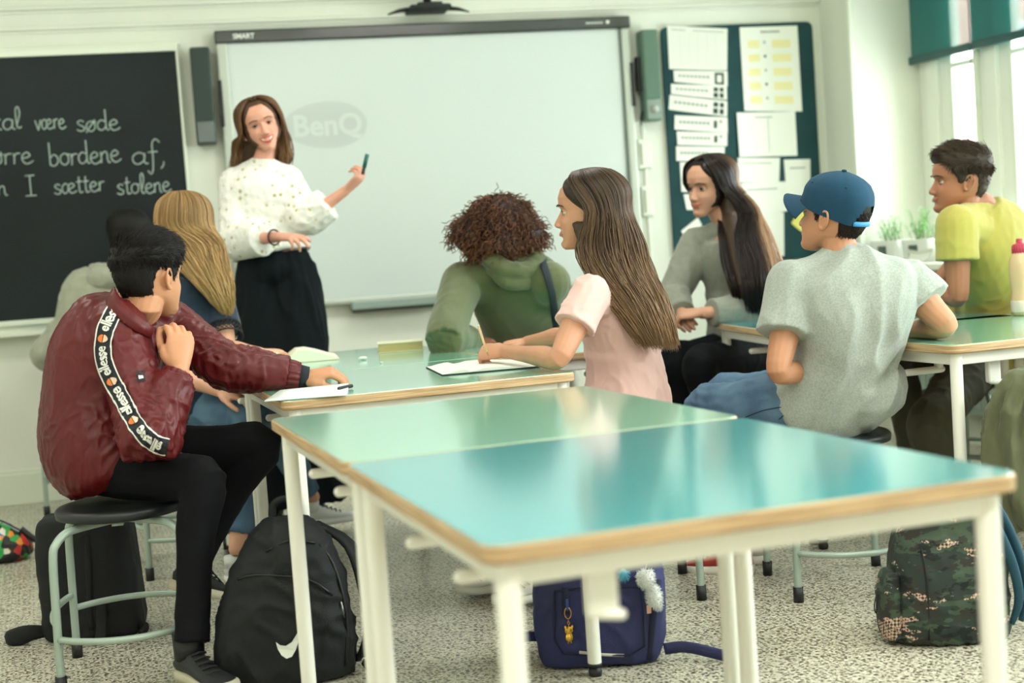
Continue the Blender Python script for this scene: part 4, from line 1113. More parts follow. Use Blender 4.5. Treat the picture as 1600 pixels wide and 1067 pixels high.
    if q:
        lb = MB(); a = [hit(x, y, .0035) or q for x, y in ((213, 581), (225, 579), (227, 595), (215, 598))]; lb.add(a, [(0, 1, 2, 3)]); lb.add([x+V((0, .001, 0)) for x in a], [(3, 2, 1, 0)]); lb.build('chest_label', mat('tape_navy', '161c22', .7), jo, False)
        lb = MB(); a = [hit(x, y, .005) or q for x, y in ((216, 588), (223, 587), (224, 592), (217, 593))]; lb.add(a, [(0, 1, 2, 3)]); lb.build('chest_lettering', mat('tape_white', 'e6e6e0', .6), jo, False)
    # trousers
    mt = mat('black_trousers', '07090d', .85, bump=.1, spec=.2)
    t = b.tors(.016, -.15, .30); t.merge(b.leg('R', .006, 2.0, (.086, .060, .050, .043))); t.merge(b.leg('L', .006, 1.97, (.086, .060, .050, .040)))
    garment('trousers', t, o, mt, .0075, 3, (.005, 12, 8), axis=V((1, 0, 0)), comp=.6, spots=[(b.knR, .15, 1), (b.anR, .15, 1.5), (b.anL, .15, 1.5)])
    shoe(o, b.anR-zf(.030), V((.30, -.75, 0)), V((0, 0, 1)), '17191b', 'b9b49c', s=1.0, high=True)
    shoe(o, b.anL-V((-.005, -.01, .02)), V((.62, .55, -.32)), V((.35, 0, 1)), '17191b', 'c8bea4', s=1.0, high=True)
    return b
# ---- girl in pink
def girl_pink():
    o = person('girl in pale pink T-shirt with long brown hair writing with a pencil', (1.70, 4.06, 0))
    pelvis = V((1.70, 4.05, .575)); nk = J(950, 425, 4.28)
    side = V((math.cos(math.radians(-48)), -math.sin(math.radians(-48)), 0)) # right dir for heading -48
    shL = nk - side*.165 + zf(-.060); shR = nk + side*.165 + zf(-.055)
    elL = TZ(872, 560, .780); wrL = J(788, 549, 4.36)
    b = Body(pelvis=pelvis, mid=V((1.70, 4.03, .78)), neck=nk, hipside=side, shR=shR, shL=shL, elR=V((1.64, 4.40, .80)), elL=elL, wrR=V((1.58, 4.62, .775)), wrL=wrL,
             knR=V((1.30, 4.22, .56)), anR=V((1.36, 4.30, .12)), knL=V((1.34, 4.02, .55)), anL=V((1.42, 4.12, .12)),
             head=J(922, 330, 4.27), hfwd=hdg(-62, 1), jaw=.24, hup=V((.02, -.0, 1)), hs=.99, ws=.90, as_=.88, nw=.92, belly=0)
    sk = M_skin('tan', 'c69072')
    hd = hand_mb(wrL, J(748, 550, 4.40)-wrL, V((-.35, -.55, .75)), False, curls=((.9, .9, .4), (1.0, 1.0, .5), (1.05, 1.1, .5), (1.05, 1.1, .5)), thumb=(.75, .5, -.55), s=.90)
    h2 = hand_mb(b.wrR, V((-.8, .2, -.05)), V((0, 0, 1)), True, s=.88)
    b.hands = [hd, h2]
    body_mesh(b, o, sk)
    M = b.headM(); head_extras(M, None, sk, o, '', hairc='2a1d16', lip='b5705f')
    er = MB(); c = M @ V((-.083, .002, -.040)); n = 28
    er.rings([[c + (V((math.cos(2*PI*k/n), 0, math.sin(2*PI*k/n)))*(.0105+.0013*math.cos(2*PI*q/8)) + V((0, 1, 0))*.0013*math.sin(2*PI*q/8)) for q in range(8)] for k in range(n)], closed=True)
    er.build('hoop_earring', mat('gold', 'e0b04e', .25, 1), o)
    mt = mat('pink_cotton', 'e6beb8', .85, sheen=.2, bump=.2, bscale=400)
    g = b.tors(lambda t: .020 if t < .5 else (.012 if t < .9 else .006), -.10, 1.01)
    g.merge(b.arm('L', lambda t: .008+.012*t, .50, (.062, .056, .05, .05, .03))); g.merge(b.arm('R', lambda t: .008+.012*t, .50, (.062, .056, .05, .05, .03)))
    garment('t_shirt', g, o, mt, .0058, 2, (.0085, 16, 5), axis=V((-.3, .1, .95)).normalized(), comp=.35, spots=[(shL, .16, .8), (b.spine(.15), .2, 1.0)])
    t = b.tors(.010, -.15, .12); t.merge(b.leg('R', .010, 1.9)).merge(b.leg('L', .010, 1.9))
    garment('trousers', t, o, mat('dark_jeans', '232c38', .8, bump=.2), .011, 2, (.004, 14, 2))
    shoe(o, b.anR-zf(.04), V((-1, .1, 0)), V((0, 0, 1)), 'd8d8d2', 'e6e6de', s=.9); shoe(o, b.anL-zf(.04), V((-1, .0, 0)), V((0, 0, 1)), 'd8d8d2', 'e6e6de', s=.9)
    hm = hairmat('hair_brown', '170f0b', '54402f', 'a07f5e', .40)
    r_, f_, u_ = frame(b.hfwd)
    hc = b.head; D = V((math.cos(math.radians(18.3)), -math.sin(math.radians(18.3)), 0))   # right of the camera
    B = D.cross(V((0, 0, 1)))                                                           # away
    def rg(px, py, d, ax, ay):
        # ring seen from the camera: ax = half width in the picture, ay = half depth; converted to head frame right/back
        c = J(px, py, d); return (c, r_*ax, -f_*ay)
    rings = picrings(r_, f_, [(886, 990, 345, 4.27, .082), (898, 1003, 385, 4.26, .084), (912, 1016, 425, 4.22, .082), (944, 1036, 465, 4.20, .066), (975, 1050, 505, 4.20, .055), (1000, 1058, 540, 4.21, .045)])
    def shell(A, z, x):
        zm = .082 if A < 22 else (lerp(.082, .035, (A-22)/34) if A < 56 else (lerp(.035, -.005, (A-56)/26) if A < 82 else (lerp(-.005, -.075, (A-82)/10) if A < 92 else -.075)))
        return -.006+.014*sm(-.004, .014, z-zm)
    fall(o, M, hm, rings, 2100, .0017, 46, 0, 2, clip=.2, amin_low=86, shell=shell, wave=.006, tipmix=lambda f, r, a: max(0, min(1, (f-.35)*1.1+(r-.5)*.5)))
    # pencil
    p = hd.tips[0]; a = J(745, 507, 4.36); c = J(770, 560, 4.37); d = (c-a).normalized()
    return b
def pencil():
    a = J(747, 508, 4.345); c = J(763, 556, 4.32); m_ = MB(); d = (c-a)
    m_.tube([a, a+d*.05], .0042, n=8, mi=1); m_.tube([a+d*.05, a+d*.88], .0040, n=6, mi=0); m_.tube([a+d*.88, c], [.0040, .0006], n=6, mi=2)
    tagmesh(m_, 'pencil', [mat('pencil_wood', 'd9b98a', .5), mat('pencil_end', 'e8e0cc', .5), mat('pencil_tip', 'a88660', .6)], 'pale wooden pencil held by the girl in pink', 'pencil', c)
# ---- student with curly hair, olive hooded top
def curly():
    o = person('student with big curly brown hair in olive green hooded top, seen from behind', (1.86, 5.45, 0))
    pelvis = V((1.86, 5.44, .575)); nk = J(798, 408, 5.45); side = hdg(90-4)
    shL = J(722, 442, 5.47); shR = J(858, 442, 5.43)
    b = Body(pelvis=pelvis, mid=V((1.84, 5.40, .80)), neck=nk, hipside=V((.9, .3, 0)), shR=shR, shL=shL, elR=V((2.03, 5.60, .76)), elL=TZ(693, 531, .785), wrR=V((1.90, 5.80, .68)), wrL=J(738, 532, 5.42),
             knR=V((1.92, 5.86, .53)), anR=V((1.92, 5.80, .12)), knL=V((1.70, 5.84, .53)), anL=V((1.72, 5.78, .12)),
             head=J(784, 372, 5.46), hfwd=hdg(-25, 0), hup=V((0, 0, 1)), hs=1.0, ws=1.0, as_=1.0, nw=1, belly=0)
    sk = M_skin('brown', '8a5a44')
    b.hands = [hand_mb(b.wrL, V((.7, .3, -.1)), V((0, 0, 1)), False, curl=(.8, .8, .5), s=.95), hand_mb(b.wrR, V((-.8, .2, -.05)), V((0, 0, 1)), True, s=.95)]
    body_mesh(b, o, sk)
    M = b.headM(); head_extras(M, None, sk, o, '', hairc='1c1310')
    mt = mat('olive_fleece', '5b623e', .9, c2='525a38', vscale=8, sheen=.3, bump=.25, bscale=300)
    g = b.tors(lambda t: .026, -.14, 1.0); g.merge(b.arm('R', .018, 1.92, (.066, .056, .052, .05, .036))); g.merge(b.arm('L', .018, 1.92, (.066, .056, .054, .052, .038)))
    go = garment('hooded_top', g, o, mt, .0075, 3, (.006, 10, 9), axis=V((0, 0, 1)), comp=.5, spots=[(b.elL, .18, .8)])
    h = MB(); r_, f_, u_ = frame(hdg(-4))
    for k, (zz, rr, th, tilt) in enumerate(((-.005, .105, .028, .0), (.022, .092, .026, .02), (-.035, .085, .030, -.02))):
        pts = []
        for q in range(17):
            a = math.radians(-130+260*q/16); pts.append(nk - f_*(rr*.80*math.cos(a)+.012) + r_*(rr*math.sin(a)) + zf(zz + .03*(1-math.cos(a))*.6 - .055*sm(.2, 1, math.cos(a))*(.6 if k == 0 else .9)))
        h.tube(pts, th, n=12, sub=2, rnd=True)
    me = remesh(h, .006, 3); wrinkle(me, .004, 14, 4); link(me, 'hood', mt, go)
    s_ = MB(); bv = BVHTree.FromPolygons([v.co for v in go.data.vertices], [p.vertices for p in go.data.polygons]); og = ORG[go.name]; pts = []
    for x, y in ((846, 400), (850, 415), (855, 430), (859, 445), (863, 460), (865, 475), (867, 490), (868, 512)):
        d = (J(x, y, 4)-CAM).normalized(); l, n_, i, dd = bv.ray_cast(CAM-og, d)
        if l is not None: pts.append(l+og-d*.010)
    if len(pts) > 2: s_.tube(pts, .0035, n=8, sub=3, up=_R, flat=4.2); s_.build('shoulder_strap', mat('dark_strap', '1f2a30', .8), go)
    t = b.tors(.01, -.15, .12); t.merge(b.leg('R', .012, 1.9)).merge(b.leg('L', .012, 1.9)); garment('trousers', t, o, mat('dark_jeans', '232c38', .8, bump=.2), .012, 2)
    shoe(o, b.anR-zf(.04), V((-.5, .8, 0)), V((0, 0, 1)), '2a2a2c', 'd8d8d0'); shoe(o, b.anL-zf(.04), V((-.8, .5, 0)), V((0, 0, 1)), '2a2a2c', 'd8d8d0')
    hm = hairmat('hair_curly', '1c100b', '5a3524', '93603f', .55)
    rnd = random.Random(5)
    u0 = MB(); r_, f_, u_ = frame(V((0.31, .95, 0)))
    vol = [(J(781, 352, 5.47), .138, .125, .122), (J(735, 366, 5.46), .078, .09, .082), (J(822, 370, 5.46), .080, .09, .082), (J(768, 392, 5.43), .085, .07, .036), (J(788, 378, 5.42), .095, .105, .070)]
    Mv = Matrix((r_, f_, u_)).transposed()
    for c, rx, ry, rz in vol: u0.ell(c, rx*.93, ry*.93, rz*.93, Mv, 20, 12)
    me = remesh(u0, .009, 1); sh = link(me, 'hair', hm, o); settint(sh, lambda c: (.1, 0))
    m_ = MB(); m_.t = []
    for i in range(3600):
        c, rx, ry, rz = vol[rnd.choice((0, 0, 0, 1, 2, 4, 3))]
        d = V((rnd.gauss(0, 1), rnd.gauss(0, 1), rnd.gauss(0, 1))).normalized()
        if d.z < -.75: continue
        p = c + r_*(d.x*rx) + f_*(d.y*ry) + u_*(d.z*rz)
        if p.z < c.z-.02 and (p-b.head).dot(b.hfwd) > .07: continue
        out = (r_*d.x+f_*d.y+u_*d.z*.6); dirv = (out*.75 + zf(-1.0+.6*max(0, d.z)) + V((rnd.uniform(-.4, .4), rnd.uniform(-.4, .4), 0))).normalized()
        ln = rnd.uniform(.035, .075)*(.45 if p.z < c.z-.01 and c.z < b.head.z-.0 else 1); rr = rnd.uniform(.0035, .007); x = dirv.orthogonal().normalized(); y = dirv.cross(x); ph = rnd.uniform(0, 6.28); N_ = 11; P = []
        for q in range(N_):
            f2 = q/(N_-1); a = ph+f2*ln/.011*2; P.append(p - out*.012 + dirv*(ln*f2) + (x*math.cos(a)+y*math.sin(a))*rr*(.5+.6*f2))
        c0 = len(m_.v); m_.tube(P, [.0016]*(N_-1)+[.0006], n=3, cap=False); tt = rnd.random(); low = sm(.05, -.08, (p.z-c.z)) 
        k_ = len(m_.v)-c0
        for q in range(k_): m_.t.append((tt, min(1, .10+.55*low*rnd.random()+.35*(q/k_)*tt)))
    m_.build('hair_curls', hm, sh)
    return b

# ---- boy with the blue cap
def boy_cap():
    o = person('boy in grey T-shirt and jeans wearing a blue baseball cap, seen from behind', (2.27, 3.815, 0))
    pelvis = V((2.27, 3.83, .575)); nk = J(1316, 402, 4.24)
    shL = J(1240, 446, 4.24); shR = J(1420, 447, 4.26)
    elR = TZ(1478, 508, .785); elL = J(1216, 578, 4.16)
    b = Body(pelvis=pelvis, mid=J(1362, 530, 4.20), neck=nk, hipside=V((.80, .60, 0)), shR=shR, shL=shL, elR=elR, elL=elL, wrR=J(1400, 520, 4.47), wrL=J(1285, 590, 4.34),
             knR=V((2.12, 4.24, .56)), anR=V((2.16, 4.22, .12)), knL=V((1.96, 4.04, .555)), anL=V((2.06, 4.12, .14)),
             head=J(1303, 338, 4.24), hfwd=hdg(-30, 13), hup=V((.0, -.02, 1)), hs=1.0, ws=1.04, as_=.98, nw=1.05, belly=0)
    sk = M_skin('warm', 'c08a6a')
    b.hands = [hand_mb(b.wrR, V((-.8, .35, -.1)), V((0, 0, 1)), True, curl=(.5, .6, .4)), hand_mb(b.wrL, V((.6, .7, -.2)), V((0, 0, 1)), False, curl=(.5, .6, .4))]
    body_mesh(b, o, sk)
    M = b.headM(); head_extras(M, None, sk, o, '', hairc='1d1512')
    hm = hairmat('hair_darkbrown', '120d0b', '35281f', '4a382b', .45)
    short_hair(o, M, hm, top=.002, side=.003, n=1800, L=(.005, .007), seed=4, zcut=.03)
    mt = mat('grey_heather', 'a9b1a8', .9, c2='959d96', vscale=160, sheen=.2, bump=.2, bscale=400)
    g = b.tors(li((-.2, .030), (.3, .028), (.6, .030), (.85, .024), (.96, .014)), -.17, 1.045)
    g.ell(b.spine(.10)+V((.035, -.03, -.01)), .175, .16, .13)
    g.merge(b.arm('L', lambda t: .017+.020*t, .60, (.064, .058, .05, .05, .03))); g.merge(b.arm('R', lambda t: .018+.018*t, .46, (.064, .058, .05, .05, .03)))
    garment('t_shirt', g, o, mt, .0060, 3, (.0230, 13, 6), axis=V((.25, 0, 1)).normalized(), comp=.25, soft=True, spots=[(b.spine(.2), .3, 1.0), (b.spine(.65), .15, .3)])
    c = MB(); r_, f_, u_ = frame(hdg(-10)); P = []
    for q in range(25):
        a = 2*PI*q/24; P.append(nk + r_*.070*math.cos(a)+f_*(.062*math.sin(a)+.010)+zf(-.012-.022*math.sin(a)))
    c.tube(P, .0085, n=8, sub=1); c.build('neck_rib', mt, o)
    mj = mat('blue_jeans', '3d5a78', .85, c2='5f7f98', vscale=9, bump=.3, bscale=300)
    t = b.tors(.012, -.15, .14); t.merge(b.leg('R', .012, 1.95)).merge(b.leg('L', .012, 1.95))
    jo = garment('jeans', t, o, mj, .0075, 3, (.006, 14, 2), spots=[(b.knL, .18, 1)])
    bv = BVHTree.FromPolygons([v.co for v in jo.data.vertices], [p.vertices for p in jo.data.polygons]); og = ORG[jo.name]
    for path in (((1165, 652), (1190, 642), (1215, 637), (1240, 634)), ((1217, 655), (1226, 648), (1236, 640), (1247, 652), (1262, 664))):
        pts = []
        for x, y in catmull([V((x, y, 0)) for x, y in path], 5) and [(q.x, q.y) for q in catmull([V((x, y, 0)) for x, y in path], 5)]:
            d = (J(x, y, 4)-CAM).normalized(); l, n_, i, dd = bv.ray_cast(CAM-og, d)
            if l is not None: pts.append(l+og-d*.001)
        if len(pts) > 3: s_ = MB(); s_.tube(pts, .0016, n=5); s_.build('seam', mat('denim_seam', '1e3048', .9), jo)
    shoe(o, b.anR-zf(.045), V((-.9, .4, 0)), V((0, 0, 1)), 'b8b4ae', 'e6e4da'); shoe(o, b.anL-zf(.065), V((-.55, .8, -.05)), V((0, 0, 1)), 'a8362c', 'e6e4da', lace='e0e0da')
    # cap
    mc = mat('cap_blue', '05405c', .85, c2='053a55', vscale=5, bump=.2, bscale=350)
    m_ = MB(); n = 72; zs = [.018+i*.0065 for i in range(16)] + [.1165]; R = []
    for i, z in enumerate(zs):
        r = []
        for k in range(n):
            a = 2*PI*k/n; A = abs(math.degrees(a) if a <= PI else math.degrees(a)-360)
            zz = z if z > .1 else lerp(z-.030*sm(40, 160, A)+.016*(1-sm(0, 70, A)), z, sm(.018, .09, z))
            p = hsurf(a, zz); N = hnorm(p); th = .009+.010*sm(.04, .1, z)*(1 if A < 180 else 1)
            seam = .0012*abs(math.cos(3*a))**24
            r.append(p + N*(th-seam))
        R.append(r)
    vs = [p for r in R for p in r]; fs = []
    for i in range(len(R)-1):
        for k in range(n):
            A = abs((k+.5)*360/n - 180)
            if A < 33 and i < 6-5.2*(A/33)**2: continue          # opening above the strap
            fs.append((i*n+k, i*n+(k+1) % n, (i+1)*n+(k+1) % n, (i+1)*n+k))
    fs.append(tuple((len(R)-1)*n+k for k in range(n)))
    m_.add(vs, fs); inner = [v*.965 for v in vs]; o_ = len(vs); m_.add(inner, [f[::-1] for f in fs])
    m_.tf(M); cap = m_.build('cap', mc, o)
    cap['label'] = 'blue baseball cap with curved brim and open back'
    br = MB(); vs = []; nn = 17
    def brim(s_, t_, dz=0):
        a = math.radians(-62+124*s_); base = hsurf(a, .034+.0*t_) + V((math.sin(a), math.cos(a), 0))*.011
        out = V((math.sin(a)*.016, .057*math.cos(a*1.15)+.004, 0))
        p = base + out*t_; p.z += .004 + .012*t_*0 - 6.8*(p.x**2)*(.55+.45*t_) + .006 + dz; return p
    for j in range(7):
        for i in range(nn): vs.append(brim(i/(nn-1), j/6))
    fs = [(j*nn+i, j*nn+i+1, (j+1)*nn+i+1, (j+1)*nn+i) for j in range(6) for i in range(nn-1)]
    k = len(vs); br.add(vs, fs); br.add([v-V((0, 0, .004)) for v in vs], [f[::-1] for f in fs])
    edge = [i for i in range(nn)]; rim = []
    lastrow = [6*nn+i for i in range(nn)]
    for a_, c_ in zip(lastrow, lastrow[1:]): br.f.append((a_, c_, c_+k, a_+k)); br.mi.append(0)
    br.tf(M).build('brim', mc, cap)
    bt = MB(); bt.ell((0, -.012, .138), .008, .008, .004); bt.tf(M).build('button', mc, cap)
    st = MB(); P = [hsurf(math.radians(180+q), -.006)+V((0, -.013, 0)) for q in range(-38, 39, 4)]; st.tube([M @ p for p in P], .0022, n=8, up=u_, flat=3.4); st.build('strap', mat('cap_strap', '2f86b8', .5), cap)
    for sgn in (-1, 1):
        for ang in (125, 60):
            p = hsurf(math.radians(sgn*ang), .082); N = hnorm(p); q = M @ (p+N*.021); e = MB(); e.ell(q, .003, .003, .003, n=8, m=6); e.build('eyelet', mat('cap_eyelet', '0c2f4c', .6), cap)
# ---- boy in yellow polo
def boy_yellow():
    o = person('boy in bright yellow polo shirt leaning on the table at the right', (3.47, 4.72, 0))
    pelvis = V((3.50, 4.72, .60)); nk = J(1532, 327, 5.24)
    shL = J(1494, 352, 5.10); shR = J(1562, 348, 5.40)
    b = Body(pelvis=pelvis, mid=J(1580, 430, 5.32), neck=nk, hipside=V((.35, .95, 0)), shR=shR, shL=shL, elR=J(1455, 455, 5.45), elL=J(1497, 463, 5.10), wrR=J(1405, 440, 5.50), wrL=J(1445, 452, 5.30),
             knR=V((3.15, 4.80, .60)), anR=V((3.20, 4.76, .12)), knL=J(1452, 668, 5.02), anL=J(1500, 800, 4.95),
             head=J(1499, 284, 5.20), hfwd=hdg(-70, 3), hup=V((-.06, .0, 1)), hs=1.0, ws=1.04, as_=1.0, nw=1.05, belly=0)
    sk = M_skin('deep', 'a86f53')
    b.hands = [hand_mb(b.wrR, V((-.8, -.1, -.1)), V((0, 0, 1)), True, curl=(.5, .6, .4)), hand_mb(b.wrL, V((-.75, .3, -.1)), V((0, 0, 1)), False, curl=(.5, .6, .4))]
    body_mesh(b, o, sk)
    M = b.headM(); head_extras(M, None, sk, o, 'smile', hairc='1d1512')
    hm = hairmat('hair_fluffy', '1f1711', '52402f', '66503b', .5)
    short_hair(o, M, hm, top=.026, side=.007, n=4400, comb=V((-.1, .5, .6)), L=(.022, .045), seed=11, rad=.0014)
    mt = mat('yellow_pique', 'b3a852', .85, sheen=.2, bump=.2, bscale=500)
    g = b.tors(li((-.1, .034), (.5, .030), (.8, .016), (.95, .008)), -.16, 1.04)
    g.merge(b.arm('L', lambda t: .010+.018*t, .50, (.066, .058, .05, .05, .03))); g.merge(b.arm('R', lambda t: .010+.018*t, .50, (.066, .058, .05, .05, .03)))
    po = garment('polo_shirt', g, o, mt, .007, 3, (.0085, 11, 12), axis=V((.3, 0, .9)).normalized(), comp=.4, spots=[(b.spine(.3), .25, .8)])
    c = MB(); r_, f_, u_ = frame(hdg(-62)); P = []
    for q in range(21):
        a = math.radians(-150+300*q/20); P.append(nk - f_*(.068*math.cos(a)) + r_*(.066*math.sin(a)) + f_*.006 + zf(-.008-.018*(1-math.cos(a))*.5))
    c.tube(P, .010, n=8, flat=2.0, up=V((0, 0, 1))); c.build('collar', mt, po)
    mk = mat('khaki_trousers', '4c4a3a', .85, bump=.2)
    t = b.tors(.014, -.15, .12); t.merge(b.leg('R', .016, 1.92)).merge(b.leg('L', .020, 1.92)); garment('trousers', t, o, mk, .009, 3, (.009, 10, 2), axis=V((0, 0, 1)), comp=.6)
    shoe(o, b.anR-zf(.045), V((-.9, .2, 0)), V((0, 0, 1)), '3a3a3a', 'd8d8d0'); shoe(o, V((b.anL.x, b.anL.y, .075)), V((-.9, .1, 0)), V((0, 0, 1)), '3a3a3a', 'd8d8d0')
# ---- smiling girl with long dark hair
def girl_sweater():
    o = person('smiling girl with very long dark hair in a grey sweatshirt, hands clasped', (2.83, 5.55, 0))
    pelvis = J(1168, 552, 6.12); nk = J(1135, 356, 6.0)
    shR = J(1090, 384, 6.12); shL = J(1178, 392, 5.88)
    b = Body(pelvis=pelvis, mid=J(1165, 450, 6.08), neck=nk, hipside=V((-.3, .95, 0)), shR=shR, shL=shL, elR=J(1052, 462, 6.05), elL=J(1172, 486, 5.80), wrR=J(1068, 494, 5.86), wrL=J(1095, 489, 5.70),
             knR=J(1055, 560, 5.85), anR=J(1085, 700, 5.85), knL=J(1092, 568, 5.62), anL=J(1120, 720, 5.75),
             head=J(1110, 292, 6.0), hfwd=hdg(-108, -4), jaw=.24, hup=V((-.04, -.08, 1)), hs=1.07, ws=1.0, as_=1.0, nw=.95, belly=0)
    sk = M_skin('tan2', 'c6937a')
    b.hands = [hand_mb(b.wrR, J(1062, 500, 5.75)-b.wrR+V((0, -.02, 0)), V((-.6, .1, .7)), True, curl=(.7, .8, .5), s=.95), hand_mb(b.wrL, J(1055, 492, 5.75)-b.wrL, V((-.1, -.5, .8)), False, curl=(.6, .8, .5), s=.95)]
    body_mesh(b, o, sk)
    M = b.headM(); head_extras(M, None, sk, o, 'smile', hairc='17110f', lip='b3605a')
    mt = mat('grey_sweat', '8d9082', .9, c2='82857a', vscale=40, sheen=.25, bump=.25, bscale=300)
    g = b.tors(lambda t: .030 if t < .5 else .018, -.12, 1.0); g.merge(b.arm('R', .020, 1.84, (.064, .056, .052, .05, .034))); g.merge(b.arm('L', .020, 1.80, (.064, .056, .054, .052, .036)))
    garment('sweatshirt', g, o, mt, .0075, 3, (.008, 12, 7), axis=V((.1, .1, 1)).normalized(), comp=.45, spots=[(b.elL, .2, .8), (b.elR, .2, .8)])
    t = b.tors(.010, -.15, .14); t.merge(b.leg('R', .010, 1.85)).merge(b.leg('L', .010, 1.85)); garment('leggings', t, o, mat('black_leggings', '080b10', .85, spec=.2), .010, 2, (.004, 12, 2))
    shoe(o, b.anR-zf(.04), V((-.8, -.5, 0)), V((0, 0, 1)), 'c9c7c0', 'e0e0d8', s=.93); shoe(o, b.anL-zf(.04), V((-.7, -.7, 0)), V((0, 0, 1)), 'c9c7c0', 'e0e0d8', s=.93)
    hm = hairmat('hair_dark_long', '120d0d', '33241f', 'b08a68', .34)
    r_, f_, u_ = frame(b.hfwd)
    D = V((math.cos(math.radians(18.3)), -math.sin(math.radians(18.3)), 0)); A_ = V((math.sin(math.radians(18.3)), math.cos(math.radians(18.3)), 0))
    rings = []
    for xl, xr, y, d, hd in ((1112, 1170, 300, 6.0, .085), (1120, 1182, 330, 5.98, .090), (1124, 1200, 365, 5.90, .100), (1128, 1220, 405, 5.82, .105), (1134, 1236, 440, 5.76, .09), (1150, 1225, 485, 5.78, .055)):
        c = J((xl+xr)/2, y, d); hw = (xr-xl)/2/FPX*d; rings.append((c, r_*hd, -f_*hw))
    def shell(A, z, x):
        zm = .085 if A < 18 else (lerp(.085, .035, (A-18)/38) if A < 56 else (lerp(.035, -.06, (A-56)/20) if A < 76 else -.080))
        return -.006+.015*sm(-.004, .014, z-zm)
    def tip(f, r, a):      # bleached lengths lie towards the back
        d_ = math.degrees(a); bk = sm(150, 185, d_)*(1-sm(232, 256, d_))
        return max(0, min(1, bk*(f-.12)*1.9*(.4+r)))
    fall(o, M, hm, rings, 1900, .0020, 34, .0, 6, wrap=1.45, amin_low=72, shell=shell, wave=.006, tipmix=tip)
# ---- blonde girl
def girl_blonde():
    o = person('girl with long blonde hair in navy top with lace trimmed sleeves', (.46, 5.42, 0))
    pelvis = J(292, 632, 5.35); nk = J(298, 432, 5.35)
    shL = J(252, 462, 5.25); shR = J(336, 462, 5.38)
    b = Body(pelvis=pelvis, mid=J(282, 530, 5.32), neck=nk, hipside=V((.5, -.8, 0)), shR=shR, shL=shL, elR=J(356, 545, 5.25), elL=J(292, 590, 5.12), wrR=TZ(408, 552, .785), wrL=J(345, 612, 5.10),
             knR=J(428, 655, 5.45), anR=J(490, 782, 5.72), knL=J(400, 655, 5.10), anL=J(370, 868, 5.02),
             head=J(290, 352, 5.35), hfwd=hdg(38, 0), jaw=.24, hup=V((0, 0, 1)), hs=.99, ws=.93, as_=.92, nw=.92, belly=0)
    sk = M_skin('fair', 'dba68a')
    b.hands = [hand_mb(b.wrR, V((.75, .4, -.05)), V((0, 0, 1)), True, curl=(.35, .4, .3), s=.92), hand_mb(b.wrL, J(385, 622, 5.08)-b.wrL, V((0, -.2, 1)), False, curl=(.3, .4, .3), s=.92)]
    body_mesh(b, o, sk)
    M = b.headM(); head_extras(M, None, sk, o, '', hairc='8a6a44')
    mt = mat('navy_cotton', '142c42', .8, sheen=.2, bump=.2, bscale=400)
    g = b.tors(.018, -.10, .99); g.merge(b.arm('R', lambda t: .014+.014*t, .66, (.060, .054, .05, .05, .03))); g.merge(b.arm('L', lambda t: .014+.014*t, .66, (.060, .054, .05, .05, .03)))
    go = garment('navy_top', g, o, mt, .007, 3, (.005, 12, 4))
    for s_, e in ((b.shR, b.elR), (b.shL, b.elL)):
        d = (e-s_); L = MB(); p0 = s_+d*.64; p1 = s_+d*.82; x = d.normalized().orthogonal().normalized(); y = d.normalized().cross(x); N_ = 26
        for q in range(N_):
            for sg in (-1, 1):
                P = []
                for w in range(9):
                    f = w/8; a = 2*PI*(q/N_ + sg*f*.10); P.append(p0.lerp(p1, f) + (x*math.cos(a)+y*math.sin(a))*.066)
                L.tube(P, .0016, n=4)
        for f in (0, .5, 1):
            c = p0.lerp(p1, f); L.rings([[c + (x*math.cos(2*PI*k/32)+y*math.sin(2*PI*k/32))*(.066+.003*math.cos(2*PI*w/6)) + d.normalized()*.003*math.sin(2*PI*w/6) for w in range(6)] for k in range(32)], closed=True)
        lo = L.build('lace_trim', mat('black_lace', '14161c', .8), go); lo['kind'] = 'stuff'
    mj = mat('blue_jeans', '3d5a78', .85, c2='5f7f98', vscale=9, bump=.3, bscale=300)
    t = b.tors(.012, -.15, .12); t.merge(b.leg('R', .012, 1.88)).merge(b.leg('L', .012, 1.84)); garment('jeans', t, o, mj, .0085, 3, (.006, 14, 2))
    shoe(o, b.anR-zf(.03), V((.9, .1, 0)), V((0, 0, 1)), 'dfe3e0', 'eceee8', s=.95); shoe(o, b.anL-zf(.03), V((.3, -.9, 0)), V((0, 0, 1)), 'dfe3e0', 'eceee8', s=.93)
    hm = hairmat('hair_blonde', '4a331f', 'b9935f', 'dcb880', .5)
    D = V((math.cos(math.radians(18.3)), -math.sin(math.radians(18.3)), 0)); A_ = V((math.sin(math.radians(18.3)), math.cos(math.radians(18.3)), 0))
    rings = []
    for xl, xr, y, d, hd in ((244, 338, 358, 5.32, .09), (256, 347, 385, 5.30, .085), (282, 356, 415, 5.26, .075), (310, 362, 445, 5.24, .06), (332, 364, 470, 5.25, .045), (348, 362, 488, 5.27, .025)):
        c = J((xl+xr)/2, y, d); hw = (xr-xl)/2/FPX*d; rings.append((c, D*hw, -A_*hd))
    fall(o, M, hm, rings, 1700, .0020, 52, .0, 8, wave=.008, tipmix=lambda f, r, a: max(0, min(1, (f-.2)*1.2*(.25+r))))
